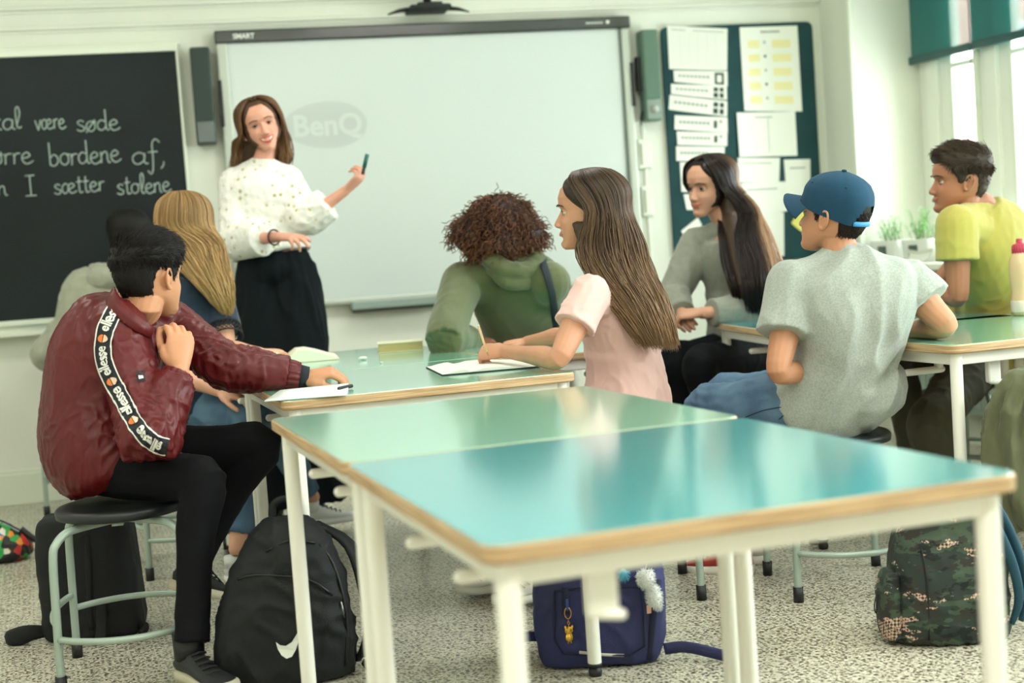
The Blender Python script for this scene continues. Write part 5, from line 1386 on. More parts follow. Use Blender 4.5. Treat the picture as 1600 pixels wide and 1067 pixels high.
# ---- student behind in the grey hood
def boy_hood():
    o = person('dark haired student in light grey hooded top, mostly hidden behind the maroon jacket', (.21, 6.98, 0))
    pelvis = V((.21, 6.96, .575)); nk = J(182, 426, 6.62)
    shL = J(140, 474, 6.58); shR = J(240, 470, 6.66)
    b = Body(pelvis=pelvis, mid=V((.16, 6.90, .80)), neck=nk, hipside=V((.95, -.1, 0)), shR=shR, shL=shL, elR=V((.56, 6.85, .80)), elL=V((.0, 6.92, .76)), wrR=V((.52, 6.62, .66)), wrL=V((.14, 7.12, .62)),
             knR=V((.42, 7.22, .52)), anR=V((.42, 7.16, .12)), knL=V((.12, 7.22, .52)), anL=V((.12, 7.16, .12)),
             head=J(203, 372, 6.62), hfwd=hdg(30, 0), hup=V((0, 0, 1)), hs=1.03, ws=1.0, as_=1.0, nw=1, belly=0)
    sk = M_skin('brown2', '7c5340'); b.hands = [hand_mb(b.wrR, V((-.3, .6, -.3)), V((0, 0, 1)), True, s=.95), hand_mb(b.wrL, V((.5, .5, -.3)), V((0, 0, 1)), False, s=.95)]
    b.anR = V((.40, 7.05, .12)); b.anL = V((.14, 7.05, .12)); b.knR = V((.40, 7.18, .53)); b.knL = V((.14, 7.18, .53))
    body_mesh(b, o, sk)
    M = b.headM(); head_extras(M, None, sk, o, '', hairc='15110f')
    hm = hairmat('hair_black', '080707', '1c1512', '2a201a', .6)
    short_hair(o, M, hm, top=.020, side=.012, n=900, L=(.012, .02), seed=9)
    mt = mat('grey_fleece', 'a8ab98', .9, c2='9da08e', vscale=30, sheen=.25, bump=.25, bscale=250)
    g = b.tors(.030, -.12, 1.0); g.merge(b.arm('R', .020, 1.9)).merge(b.arm('L', .020, 1.9))
    go = garment('hooded_top', g, o, mt, .010, 3, (.006, 10, 4))
    h = MB(); r_, f_, u_ = frame(hdg(25))
    for rr, zz, th in ((.105, -.01, .034), (.095, .025, .028), (.09, -.04, .034)):
        h.tube([nk - f_*(rr*.9*math.cos(math.radians(-120+240*q/14))+.02) + r_*(rr*math.sin(math.radians(-120+240*q/14))) + zf(zz) for q in range(15)], th, n=12, rnd=True)
    h.ell(nk-f_*.10+zf(-.02), .10, .06, .06)
    me = remesh(h, .008, 3); wrinkle(me, .006, 12, 3); link(me, 'hood', mt, go)
    t = b.tors(.012, -.15, .12); t.merge(b.leg('R', .012, 1.92)).merge(b.leg('L', .012, 1.92)); garment('trousers', t, o, mat('dark_jeans', '232c38', .8, bump=.2), .013, 2)
    shoe(o, b.anR-zf(.045), V((.1, .9, 0)), V((0, 0, 1)), '2a2a2c', 'd8d8d0', s=.95); shoe(o, b.anL-zf(.045), V((-.1, .9, 0)), V((0, 0, 1)), '2a2a2c', 'd8d8d0', s=.95)
# ---- teacher
def knit_mat():
    m = bpy.data.materials.new('cream_knit'); m.use_nodes = True; n = m.node_tree; b = n.nodes['Principled BSDF']; b.inputs['Roughness'].default_value = .95; L = n.links
    tc = n.nodes.new('ShaderNodeTexCoord'); v = n.nodes.new('ShaderNodeTexVoronoi'); v.inputs['Scale'].default_value = 38; L.new(tc.outputs['Object'], v.inputs['Vector'])
    lt = n.nodes.new('ShaderNodeMath'); lt.operation = 'LESS_THAN'; lt.inputs[1].default_value = .30; L.new(v.outputs['Distance'], lt.inputs[0])
    sp = n.nodes.new('ShaderNodeSeparateColor'); L.new(v.outputs['Color'], sp.inputs[0]); r = n.nodes.new('ShaderNodeValToRGB')
    e = r.color_ramp.elements; e[0].color = lin('f0eee6'); e[1].color = lin('b7b07c'); e[0].position = .35; e[1].position = .95; L.new(sp.outputs[0], r.inputs[0])
    mx = n.nodes.new('ShaderNodeMix'); mx.data_type = 'RGBA'; L.new(lt.outputs[0], mx.inputs[0]); mx.inputs[6].default_value = lin('ecebe4'); L.new(r.outputs[0], mx.inputs[7]); L.new(mx.outputs[2], b.inputs['Base Color'])
    bp = n.nodes.new('ShaderNodeBump'); bp.inputs['Strength'].default_value = .35; bp.inputs['Distance'].default_value = .01; L.new(v.outputs['Distance'], bp.inputs['Height']); L.new(bp.outputs[0], b.inputs['Normal']); return m
def teacher():
    base = TZ(440, 752, .0); d0 = 6.02
    pelvis = J(432, 432, 6.06); nk = J(410, 262, 6.03)
    base = V((pelvis.x, pelvis.y, 0))
    o = person('smiling woman teacher in cream knitted jumper and dark wide trousers pointing with a marker', base)
    D = V((math.cos(math.radians(18.3)), -math.sin(math.radians(18.3)), 0)); A_ = V((math.sin(math.radians(18.3)), math.cos(math.radians(18.3)), 0))
    shR = J(370, 288, 6.05); shL = J(447, 284, 6.03)
    b = Body(pelvis=pelvis, mid=J(414, 350, 6.08), neck=nk, hipside=-D, shR=shR, shL=shL, elR=J(372, 376, 5.98), elL=J(478, 343, 5.98), wrR=J(437, 370, 5.80), wrL=J(541, 297, 5.95),
             knR=J(418, 578, 5.98), anR=pelvis*1, knL=J(470, 578, 6.02), anL=pelvis*1,
             head=J(408, 198, 6.0), hfwd=(-A_*1+D*.22+V((0, 0, .02))), jaw=.24, hup=V((0, 0, 1))-D*.27, hs=1.0, ws=.95, as_=.90, nw=.88, belly=0)
    b.anR = V((b.knR.x-.02, b.knR.y+.02, .10)); b.anL = V((b.knL.x+.03, b.knL.y+.03, .10))
    sk = M_skin('rosy', 'd49a83')
    b.hands = [hand_mb(b.wrR, J(478, 372, 5.72)-b.wrR, V((.0, -.45, .85)), True, curls=((.2, .3, .2), (.35, .4, .3), (.6, .7, .4), (.8, .9, .5)), s=.90),
               hand_mb(b.wrL, J(578, 262, 5.93)-b.wrL, V((.45, -.5, -.45)), False, curls=((.6, .9, .5), (.75, 1.0, .5), (.9, 1.1, .6), (1.0, 1.1, .6)), thumb=(.75, .5, -.45), s=.90)]
    body_mesh(b, o, sk)
    M = b.headM(); head_extras(M, None, sk, o, 'grin', hairc='4a3424', lip='b8504c', eye='33302a')
    mt = knit_mat()
    g = b.tors(li((.1, .034), (.5, .028), (.8, .022), (1, .016)), .16, 1.03); g.merge(b.arm('R', lambda t: .026+.008*t, 1.62, (.058, .052, .054, .05, .036))); g.merge(b.arm('L', lambda t: .024+.008*t, 1.55, (.058, .052, .052, .048, .036)))
    garment('knitted_jumper', g, o, mt, .0085, 3, (.008, 14, 4), spots=[(b.elR, .2, .8), (b.elL, .2, .8)])
    t = MB(); P = b.tors(.014, -.12, .36); t.merge(P)
    for sd, k_, a_ in (('R', b.knR, b.anR), ('L', b.knL, b.anL)):
        h = pelvis + b.hipside*(.075)*(1 if sd == 'R' else -1); t.tube([h+zf(.05), h.lerp(k_, .35), k_, k_.lerp(a_, .5), a_-zf(.02)], [.10, .118, .130, .135, .138], n=20, sub=4)
    garment('wide_trousers', t, o, mat('dark_navy_cloth', '0a1317', .85, spec=.2), .011, 3, (.016, 9, 4), axis=V((0, 0, 1)), comp=.12)
    shoe(o, b.anR-zf(.025), -A_-D*.15, V((0, 0, 1)), '2a2522', '1c1a18', s=.9); shoe(o, b.anL-zf(.025), -A_+D*.2, V((0, 0, 1)), '2a2522', '1c1a18', s=.9)
    hm = hairmat('hair_teacher', '2e1d12', '6b4a30', '8f6b48', .42)
    rings = []
    for xl, xr, y, d, hd in ((372, 446, 205, 6.01, .095), (368, 450, 225, 6.01, .095), (364, 453, 245, 6.02, .085), (362, 452, 262, 6.03, .075)):
        c = J((xl+xr)/2, y, d+.035); hw = (xr-xl)/2/FPX*d; rings.append((c, -D*hw, A_*hd))
    def shell(A, z, x):
        zm = .078 if A < 20 else (lerp(.078, .03, (A-20)/30) if A < 50 else (lerp(.03, -.05, (A-50)/14) if A < 64 else -.08))
        return -.006+.014*sm(-.004, .014, z-zm)
    fall(o, M, hm, rings, 1200, .0022, 24, .0, 12, amin_low=64, shell=shell, wave=.014, clip=.35, tipmix=lambda f, r, a: min(1, f*.7*(.3+r)))
    # bracelet and ring
    d = (b.wrR-b.elR).normalized(); x = d.orthogonal().normalized(); y = d.cross(x); c = b.wrR-d*.035
    q = MB(); q.rings([[c + (x*math.cos(2*PI*k/24)+y*math.sin(2*PI*k/24))*(.031+.004*math.cos(2*PI*w/6)) + d*.005*math.sin(2*PI*w/6) for w in range(6)] for k in range(24)], closed=True); q.build('bracelet', mat('dark_red_band', '4a2420', .6), o)
    # marker
    a = J(569, 262, 5.90); c = J(574, 241, 5.90); m_ = MB(); m_.tube([a-(c-a)*.5, a], .0075, n=12); m_.tube([a, c], .0088, n=12, mi=1)
    tagmesh(m_, 'marker_pen', [mat('marker_body', '20282a', .4), mat('marker_cap', '0c5a50', .35)], 'dark green whiteboard marker held up in the teacher hand', 'pen', a)
boy_maroon(); girl_pink(); pencil(); curly(); boy_cap(); boy_yellow(); girl_sweater(); girl_blonde(); boy_hood(); teacher()

# ================================================================== THINGS ON THE TABLES
DR = V((math.cos(math.radians(18.3)), -math.sin(math.radians(18.3)), 0)); AW = V((math.sin(math.radians(18.3)), math.cos(math.radians(18.3)), 0))
def open_book(name, label, org, d, ln, wL, wR, th, page, cover, z=.741, cat='book'):
    d = V(d).normalized(); r = V((d.y, -d.x, 0)); o = thing(name, label, cat, org, world=True)
    for sg, w, nm in ((-1, wL, 'page_block'), (1, wR, 'page_block')):
        m_ = MB(); R = []
        for q in range(7):
            f = q/6; base = org + d*(ln*f); prof = [(0, .003), (0, .006), (w*.07, th*.6), (w*.2, th*.98), (w*.38, th), (w*.6, th*.75), (w*.85, th*.35), (w, th*.14+.002), (w+.002, .003)]
            R.append([V((base.x, base.y, z)) + r*(sg*x) + zf(y*(1+.04*math.sin(f*5))) for x, y in prof])
        if sg < 0: R = [x[::-1] for x in R]
        m_.rings(R); m_.build(nm, page, o, False)
    m_ = MB(); M3 = Matrix((r, d, V((0, 0, 1)))).transposed(); m_.box(V((org.x, org.y, z+.0015)) + d*ln/2 + r*((wR-wL)/2), (wL+wR+.008, ln+.006, .003), M3); m_.build('cover', cover, o, False)
    return o
M_page = mat('page', 'e9ece2', .75, bump=.05, bscale=600); M_cov = mat('cover_black', '22292c', .5)
open_book('notebook', 'open notebook with blank white pages in front of the girl in pink', V((1.200, 4.03, .741)), (.12, .99, 0), .33, .085, .205, .012, M_page, M_cov)
ob = open_book('book', 'thick open book lying beside the blonde girl hand', TZ(449, 568, .741), AW*1-DR*.18, .24, .165, .185, .044, mat('page_cream', 'e8e6d2', .75), mat('cover_cream', 'd8d2bc', .6))
for sg, x0 in ((-1, -.11), (1, .02)):
    pass
m_ = MB(); c = TZ(632, 549, .741); M3 = Matrix.Rotation(math.radians(-12), 3, 'Z')
t = thing('book', 'closed yellowish paperback near the olive elbow', 'book', c, world=True)
MB().box(c+V((0, .06, .018)), (.165, .12, .030), M3).build('page_block', mat('page_yellow', 'd2bd88', .8, stretch=(1, 1, 40), c2='bda56c', vscale=20), t, False)
MB().box(c+V((0, .06, .0345)), (.172, .126, .003), M3).build('cover', mat('cover_pale', 'e6e2c8', .6), t, False)
MB().box(c+V((0, .06, .0015)), (.172, .126, .003), M3).build('cover', mat('cover_pale', 'e6e2c8', .6), t, False)
def sheet(name, label, pts, z, mt, cat='paper', lift=None, th=.0015):
    P = [TZ(x, y, z) for x, y in pts]; n = 6; vs = []
    for j in range(n+1):
        for i in range(n+1): 
            s_, t_ = i/n, j/n; p = P[0].lerp(P[1], s_).lerp(P[3].lerp(P[2], s_), t_); p = p + zf((lift(s_, t_) if lift else 0)); vs.append(p)
    k = n+1; fs = [(j*k+i, j*k+i+1, (j+1)*k+i+1, (j+1)*k+i) for j in range(n) for i in range(n)]
    m_ = MB(); m_.add(vs, fs); m_.add([v-zf(th) for v in vs], [f[::-1] for f in fs])
    b_ = [i for i in range(k)]; q = len(vs)
    for a, c_ in list(zip(range(k-1), range(1, k))) + [(n*k+i+1, n*k+i) for i in range(n)] + [((i+1)*k, i*k) for i in range(n)] + [(i*k+n, (i+1)*k+n) for i in range(n)]: m_.f.append((a, a+q, c_+q, c_)); m_.mi.append(0)
    return tagmesh(m_, name, mt, label, cat, P[0].lerp(P[2], .5)-zf(th))
sheet('paper_sheet', 'white worksheet under the maroon sleeve, sticking out over the table corner', [(413, 626), (438, 609), (545, 604), (541, 616)], .745, mat('paper_bluish', 'dfe8e8', .6), lift=lambda s_, t_: .010*max(0, s_-.8)/.2*t_, th=.003)
m_ = MB(); a = TZ(530, 607, .748); c = TZ(549, 603, .748); m_.tube([a, c], .0055, n=10, rnd=True); tagmesh(m_, 'pen', M_black, 'short black pen under the fingers of the maroon boy', 'pen', a.lerp(c, .5)-zf(.006))
for x, y, r_, lab in ((567, 562, .011, 'white crumb of eraser on the mint table'), (596, 567, .004, 'tiny grey crumb right of the eraser crumb')):
    m_ = MB(); c = TZ(x, y, .742); m_.ell(c+zf(r_*.5), r_*1.5, r_, r_*.6); me = m_; tagmesh(m_, 'eraser_crumb', mat('eraser', 'd5d9d2', .8), lab, 'eraser', c)
# bottle
bt = TZ(1598, 492, .741); o = thing('water_bottle', 'peach plastic water bottle with pink red cap on the right table', 'bottle', bt, world=True)
def lathe(c, prof, n=28):
    R = []
    for r_, z in prof: R.append([c + V((r_*math.cos(2*PI*k/n), r_*math.sin(2*PI*k/n), z)) for k in range(n)])
    return MB().rings(R)
mb_ = mat('bottle_peach', 'e2bf9a', .15, alpha=.82)
lathe(bt, [(.030, 0), (.036, .004), (.038, .02), (.038, .055), (.034, .075), (.036, .10), (.039, .13), (.040, .165), (.037, .195), (.028, .215), (.022, .225)]).build('bottle_body', mb_, o)
lathe(bt, [(.0385, .012), (.0392, .014), (.0392, .05), (.0385, .052)]).build('bottle_band', mat('band_clear', 'd8c8bc', .2), o)
cpm = lathe(bt, [(.0245, .212), (.0255, .214), (.0255, .245), (.022, .250), (.012, .252), (.012, .262), (.010, .268)])
for k in range(18):
    a = 2*PI*k/18; cpm.box(bt+V((.0255*math.cos(a), .0255*math.sin(a), .229)), (.003, .003, .028))
cpm.build('cap', mat('cap_pink', 'b8344e', .4), o)

# ================================================================== WINDOW SILL
for i, (y_, lab) in enumerate(((6.50, 'white planter box with dark label, nearest the corner on the sill'), (6.22, 'second white planter box on the sill'), (5.93, 'white planter box behind the yellow shirt'))):
    c = V((4.30, y_, .883)); o = thing('planter', lab, 'planter', c, 'white planters on the window sill', world=True)
    b = MB(); R = []
    for z, k in ((0, .9), (.004, .93), (.11, 1.0), (.113, .99), (.113, .93), (.10, .92)): R.append([c+V((x*k, y*k, z)) for x, y in rrect(.13, .24, .02)])
    b.rings(R); b.build('pot', mat('pot_white', 'e4e8de', .4), o)
    MB().box(c+V((-.068, 0, .058)), (.006, .07, .055), bev=.002).build('label_plate', mat('label_dark', '4a5a54', .6), o, False)
    MB().box(c+V((0, 0, .095)), (.11, .22, .012)).build('soil', mat('soil', '3a2c20', .95, bump=.6), o, False)
    pl = thing('herb_plant', ('feathery green herb in the corner planter', 'bushy bright green herb in the second planter', 'low green herb behind the yellow shirt')[i], 'plant', c+zf(.10), world=True)
    rnd = random.Random(i+40); st = MB(); lf = MB()
    for k in range(26):
        a = rnd.uniform(0, 6.28); h = rnd.uniform(.05, .14)*(1, 1.25, .7)[i]; p0 = c+V((rnd.uniform(-.03, .03), rnd.uniform(-.08, .08), .10)); tip = p0+V((math.cos(a)*h*.35, math.sin(a)*h*.5, h))
        st.tube([p0, p0.lerp(tip, .5)+V((0, 0, .01)), tip], [.0016, .0013, .0007], n=5, sub=2)
        for q in range(9):
            f = .35+.65*q/8; p = p0.lerp(tip, f); b2 = rnd.uniform(0, 6.28); dv = V((math.cos(b2), math.sin(b2), rnd.uniform(-.1, .6))).normalized(); sd = dv.cross(V((0, 0, 1))).normalized(); L_ = rnd.uniform(.012, .024)
            lf.add([p, p+dv*L_*.5+sd*L_*.3, p+dv*L_, p+dv*L_*.5-sd*L_*.3, p+dv*L_*.5+V((0, 0, .002))], [(0, 1, 4), (1, 2, 4), (2, 3, 4), (3, 0, 4)])
    st.build('stem', mat('stem_green', '6f9a52', .7), pl); l_ = lf.build('foliage', mat('leaf_green', '5fae58', .6, c2='8fd17a', vscale=40), pl); l_['kind'] = 'stuff'
b = MB(); P = [(4.085, 6.06, .93), (4.085, 5.80, .93)]; vs = []
for f in range(7):
    z = .955-.02*f; hw = .11*(1-f/6.5); x = 4.07-.010*f+.02*math.sin(f); vs += [V((x, 5.93+hw, z)), V((x-.01, 5.93, z-.01)), V((x, 5.93-hw, z))]
fs = [(i*3+j, i*3+j+1, i*3+j+4, i*3+j+3) for i in range(6) for j in range(2)]; b.add(vs, fs); b.add([v+V((.0015, 0, 0)) for v in vs], [f[::-1] for f in fs])
tagmesh(b, 'paper_sheet', mat('paper', 'ebeee2', .7), 'white pointed paper hanging over the sill edge behind the yellow shirt', 'paper', V((4.07, 5.93, .84)), smooth=False)
m_ = MB(); m_.box((4.30, 5.64, .965), (.24, .16, .16), bev=.003); m_.box((4.30, 5.64, 1.046), (.25, .17, .006), bev=.002); tagmesh(m_, 'cardboard_box', mat('cardboard', '9a8f68', .85), 'brown cardboard box on the window sill at the right edge', 'box', V((4.30, 5.64, .885)), smooth=False)
# radiator under the sill
o = thing('radiator', 'grey green radiator cover under the window sill', 'radiator', V((4.16, 5.4, .12)), world=True)
MB().box((4.15, 5.4, .47), (.07, 2.2, .62), bev=.008).build('panel', mat('radiator_green', '8fa093', .5), o, False)
for k in range(40): 
    if k % 1 == 0: MB().box((4.112, 4.36+k*.053, .47), (.008, .030, .56), bev=.003).build('rib', mat('radiator_green', '8fa093', .5), o, False)
for y_ in (4.45, 6.35): MB().box((4.16, y_, .08), (.03, .03, .16)).build('bracket', M_metal, o, False)
# storage box by the corner
c = V((3.36, 6.42, 0)); o = thing('storage_box', 'pale plastic storage box with mint green rim behind the long haired girl', 'box', c, world=True)
b = MB(); R = []
for z, k in ((0, .90), (.01, .92), (.36, 1), (.36, .97), (.02, .9)): R.append([c+V((x*k, y*k, z)) for x, y in rrect(.46, .36, .03)])
b.rings(R).build('bin_body', mat('bin_body', 'b4bda6', .5), o)
b = MB(); b.rings([[c+V((x, y, .355)) for x, y in rrect(.47, .37, .03)], [c+V((x, y, .357)) for x, y in rrect(.49, .39, .03)], [c+V((x, y, .392)) for x, y in rrect(.49, .39, .03)], [c+V((x, y, .397)) for x, y in rrect(.46, .36, .03)]]); b.build('rim', mat('bin_mint', '8fd6b8', .4), o, True, 40)
# clutter by the radiator
c = V((3.30, 5.95, 0)); o = thing('crate', 'open wooden crate on the floor behind the right table', 'box', c, world=True)
for k in range(3):
    for sy in (-.14, .14): MB().box(c+V((0, sy, .05+k*.09)), (.40, .014, .07), bev=.002).build('slat', mat('crate_wood', 'a98a5c', .7, var=.2, vscale=8), o, False)
    for sx in (-.2, .2): MB().box(c+V((sx, 0, .05+k*.09)), (.014, .28, .07), bev=.002).build('slat', mat('crate_wood', 'a98a5c', .7, var=.2, vscale=8), o, False)
MB().box(c+V((0, 0, .008)), (.39, .27, .012)).build('crate_floor', mat('crate_wood', 'a98a5c', .7, var=.2, vscale=8), o, False)

# ================================================================== BAGS
def soft(c, ax, ay, prof, vox=.008, e=.75, n=32, wr=(.006, 12, 1)):
    """upright soft bag: prof = (z, half width, half depth, shift along ax, shift along ay)"""
    R = []; m_ = MB(); Q = catmull([V((a, b_, d, 0)) if False else V((a, b_, d)) for a, b_, d, s1, s2 in prof], 3); S = catmull([V((s1, s2, 0)) for a, b_, d, s1, s2 in prof], 3)
    for q, s_ in zip(Q, S):
        R.append([c + ax*(s_.x + q.y*math.copysign(abs(math.cos(2*PI*k/n))**e, math.cos(2*PI*k/n))) + ay*(s_.y + q.z*math.copysign(abs(math.sin(2*PI*k/n))**e, math.sin(2*PI*k/n))) + zf(q.x) for k in range(n)])
    m_.rings(R); me = remesh(m_, vox, 2); wrinkle(me, *wr)
    for v in me.vertices: v.co.z = max(v.co.z, c.z+.001)
    return me
def surf_of(ob):
    bv = BVHTree.FromPolygons([v.co for v in ob.data.vertices], [p.vertices for p in ob.data.polygons]); og = ORG.get(ob.name, V((0, 0, 0)))
    def h(px, py, off=.002):
        d = (J(px, py, 4)-CAM).normalized(); l, nn, i, dd = bv.ray_cast(CAM-og, d)
        return None if l is None else l+og-d*off
    return h
def patch(h, pts, off, name, mt, parent, th=.0015):
    from mathutils.geometry import tessellate_polygon
    P = [(h(x, y, off), V((x, y, 0))) for x, y in pts]; P = [p for p in P if p[0] is not None]
    if len(P) < 3: return
    Q2 = [q for p, q in P]; P = [p for p, q in P]
    m_ = MB(); n = len(P); d = (P[0]-CAM).normalized()
    c1 = sum(P, V((0, 0, 0)))/n
    tr = tessellate_polygon([Q2]); m_.add(P+[p+d*th for p in P], [tuple(t) for t in tr]+[(i, (i+1) % n, (i+1) % n+n, i+n) for i in range(n)]); return m_.build(name, mt, parent, False)
M_bagb = mat('bag_black', '0a0e11', .7, c2='0d1215', vscale=6, bump=.25, bscale=250, spec=.4)
# black sports backpack at the front
c = V((.565, 3.77, 0)); o = thing('backpack', 'black sports backpack with white swoosh leaning at the front table leg', 'backpack', c, world=True)
me = soft(c, DR, AW, [(0, .175, .10, -.02, 0), (.02, .192, .115, -.02, 0), (.10, .192, .12, -.016, 0), (.20, .175, .115, -.008, 0), (.30, .148, .10, .004, 0), (.38, .105, .08, .012, 0), (.425, .06, .05, .010, 0), (.435, .02, .02, .010, 0)], wr=(.010, 9, 3))
bd = link(me, 'bag_body', M_bagb, o); h = surf_of(bd)
sw = [(431, 1003), (434, 1014), (440, 1024), (448, 1029), (456, 1026), (462, 1016), (468, 998), (474, 975), (477, 952), (470, 974), (464, 990), (456, 1003), (447, 1009), (438, 1008)]
patch(h, sw, .003, 'swoosh', mat('print_white', 'e8ece4', .5), bd)
for pts, r_ in ((((500, 850), (520, 880), (536, 930), (543, 985), (540, 1040)), .0035), (((415, 862), (450, 845), (492, 848)), .003), (((372, 905), (400, 898), (480, 905), (520, 930)), .003)):
    P = [h(x, y, .002) for x, y in pts]; P = [p for p in P if p is not None]
    if len(P) > 2: MB().tube(P, r_, n=6, sub=3).build('zip', mat('zip_black', '07090b', .35), bd)
P = [h(533, 940, .004), h(538, 965, .006)]
if None not in P: MB().tube([P[0], P[1]], .003, n=6).build('zip_puller', mat('steel', '8a8f8c', .3, 1), bd)
top = c+DR*.012+zf(.425)
MB().tube([top-DR*.035, top-DR*.03+zf(.04), top+DR*.0+zf(.055), top+DR*.03+zf(.04), top+DR*.035], .006, n=8, sub=4, flat=1.8).build('top_handle', M_bagb, o)
for q in (0, 1):
    a = c+DR*(.08)+AW*(.09-.02*q)+zf(.39); pts = [a, c+DR*.17+AW*(.05+.03*q)+zf(.33), c+DR*(.205+.012*q)+AW*.02+zf(.20), c+DR*.205+zf(.10), c+DR*.175+zf(.03)]
    MB().tube(pts, [.010, .012, .012, .009, .007], n=8, sub=4, flat=2.4, up=AW).build('shoulder_strap', M_bagb, o)
MB().box(c+DR*.20+zf(.055)-AW*.01, (.03, .012, .03), bev=.004).build('buckle', M_black, o, False)
MB().tube([c+DR*.19+zf(.03)-AW*.02, c+DR*.22-AW*.05+zf(.008), c+DR*.27-AW*.08+zf(.006)], .004, n=6, sub=3, flat=3, up=V((0, 0, 1))).build('strap_tail', M_bagb, o)
# black school bag under the boy's stool
c = V((.085, 4.56, 0)); o = thing('backpack', 'plain black square bag standing behind the stool at the left', 'backpack', c, world=True)
ax = V((math.cos(math.radians(-14)), math.sin(math.radians(-14)), 0)); ay = V((-ax.y, ax.x, 0))
me = soft(c, ax, ay, [(0, .135, .08, 0, 0), (.015, .150, .095, 0, 0), (.10, .152, .10, 0, 0), (.28, .148, .095, -.004, 0), (.35, .142, .085, -.006, 0), (.378, .12, .07, -.006, 0), (.385, .06, .04, -.006, 0)], e=.45, wr=(.005, 9, 7))
bd = link(me, 'bag_body', mat('bag_black2', '090c0f', .8, bump=.2, bscale=250), o); h = surf_of(bd)
P = [h(x, y, .003) for x, y in ((135, 815), (138, 880), (140, 950), (142, 985))]; P = [p for p in P if p]
if len(P) > 2: MB().tube(P, .004, n=6, sub=2, flat=2.4, up=DR).build('seam_band', mat('bag_black2', '090c0f', .8), bd)
q = h(163, 812, .003)
if q: mm = MB(); mm.ell(q, .006, .006, .006); mm.build('rivet', mat('brass', 'a8843c', .3, 1), bd)
MB().tube([c-ax*.14-ay*.04+zf(.03), c-ax*.19-ay*.07+zf(.035), c-ax*.235-ay*.06+zf(.02), c-ax*.25-ay*.04+zf(.01), c-ax*.20-ay*.02+zf(.008)], [.008, .012, .014, .012, .008], n=8, sub=4, flat=2.2).build('strap', mat('bag_black2', '090c0f', .8), o)
MB().tube([c+ax*.14-ay*.05+zf(.03), c+ax*.165-ay*.07+zf(.02), c+ax*.15-ay*.09+zf(.008)], .010, n=8, sub=4, flat=1.8).build('strap', mat('bag_black2', '090c0f', .8), o)
MB().tube([c+ax*.045-ay*.10+zf(.12), c+ax*.045-ay*.13+zf(.05), c+ax*.04-ay*.15+zf(.006)], .004, n=8, sub=4, flat=4, up=ax).build('strap', mat('bag_black2', '090c0f', .8), o)
# colourful bag at the left edge
c = V((-.235, 6.0, 0)); o = thing('drawstring_bag', 'colourful patterned bag at the left edge of the picture', 'bag', c, world=True)
me = soft(c, DR, AW, [(0, .10, .08, 0, 0), (.02, .13, .10, 0, 0), (.07, .13, .10, 0, 0), (.12, .10, .08, -.02, 0), (.16, .05, .04, -.04, 0), (.175, .02, .02, -.05, 0)], wr=(.008, 16, 5))
mm = bpy.data.materials.new('graffiti_print'); mm.use_nodes = True; nt = mm.node_tree; bb = nt.nodes['Principled BSDF']; bb.inputs['Roughness'].default_value = .5
v_ = nt.nodes.new('ShaderNodeTexVoronoi'); v_.inputs['Scale'].default_value = 34; tc_ = nt.nodes.new('ShaderNodeTexCoord'); nt.links.new(tc_.outputs['Object'], v_.inputs['Vector']); sp_ = nt.nodes.new('ShaderNodeSeparateColor'); nt.links.new(v_.outputs['Color'], sp_.inputs[0])
rp = nt.nodes.new('ShaderNodeValToRGB'); rp.color_ramp.interpolation = 'CONSTANT'
for i, (p_, cc) in enumerate(((0, '16181a'), (.3, '16181a'), (.45, '2f9a46'), (.58, '1f5fae'), (.68, 'b8302a'), (.78, 'e08a2c'), (.88, '141618'), (.95, 'd8d8c8'))):
    e_ = rp.color_ramp.elements[i] if i < 2 else rp.color_ramp.elements.new(p_); e_.position = p_; e_.color = lin(cc)
nt.links.new(sp_.outputs[0], rp.inputs[0]); nt.links.new(rp.outputs[0], bb.inputs['Base Color'])
bd = link(me, 'bag_body', mm, o)
MB().tube([c+DR*.10+zf(.12), c+DR*.15+zf(.075), c+DR*.21+zf(.04), c+DR*.28+zf(.03)], .008, n=8, sub=4, flat=1.6).build('strap', M_black, o)
MB().tube([c+DR*.10+zf(.10), c+DR*.02+zf(.15), c-DR*.06+zf(.17)], .006, n=8, sub=4).build('clear_rim', mat('rim_grey', '8a9092', .3), o)
# navy backpack with charms
c = V((1.335, 3.47, 0)); o = thing('backpack', 'navy blue backpack with fluffy charm and gold keyring under the front tables', 'backpack', c, world=True)
ax = V((math.cos(math.radians(-20)), math.sin(math.radians(-20)), 0)); ay = V((-ax.y, ax.x, 0))
me = soft(c, ax, ay, [(0, .140, .07, 0, 0), (.012, .158, .09, 0, 0), (.08, .172, .10, .002, 0), (.18, .174, .10, .004, 0), (.26, .170, .09, .008, 0), (.30, .165, .07, .010, 0), (.315, .15, .05, .010, 0)], e=.5, wr=(.006, 12, 9), vox=.0065)
M_nv = mat('navy_canvas', '2a2e60', .7, c2='222650', vscale=7, bump=.25, bscale=220)
bd = link(me, 'bag_body', M_nv, o); h = surf_of(bd)
P = [h(x, y, .004) for x, y in ((866, 925), (905, 918), (1000, 918), (1006, 960), (1008, 1010), (985, 1024), (880, 1022), (866, 1000))]
if None not in P:
    m_ = MB(); m_.tube(P+[P[0]], .0028, n=6, sub=1); m_.build('pocket_piping', mat('navy_dark', '161b36', .8), bd)
for x0 in ((884, 918, 884, 960), (1028, 905, 1014, 1030)):
    P = [h(lerp(x0[0], x0[2], f), lerp(x0[1], x0[3], f), .003) for f in (0, .33, .66, 1)]; P = [p for p in P if p]
    if len(P) > 2: MB().tube(P, .003, n=6, sub=2, flat=3.2, up=DR).build('webbing', mat('navy_dark', '161b36', .8), bd)
P = [h(x, y, .003) for x, y in ((905, 1019), (945, 1023), (975, 1024))]; P = [p for p in P if p]
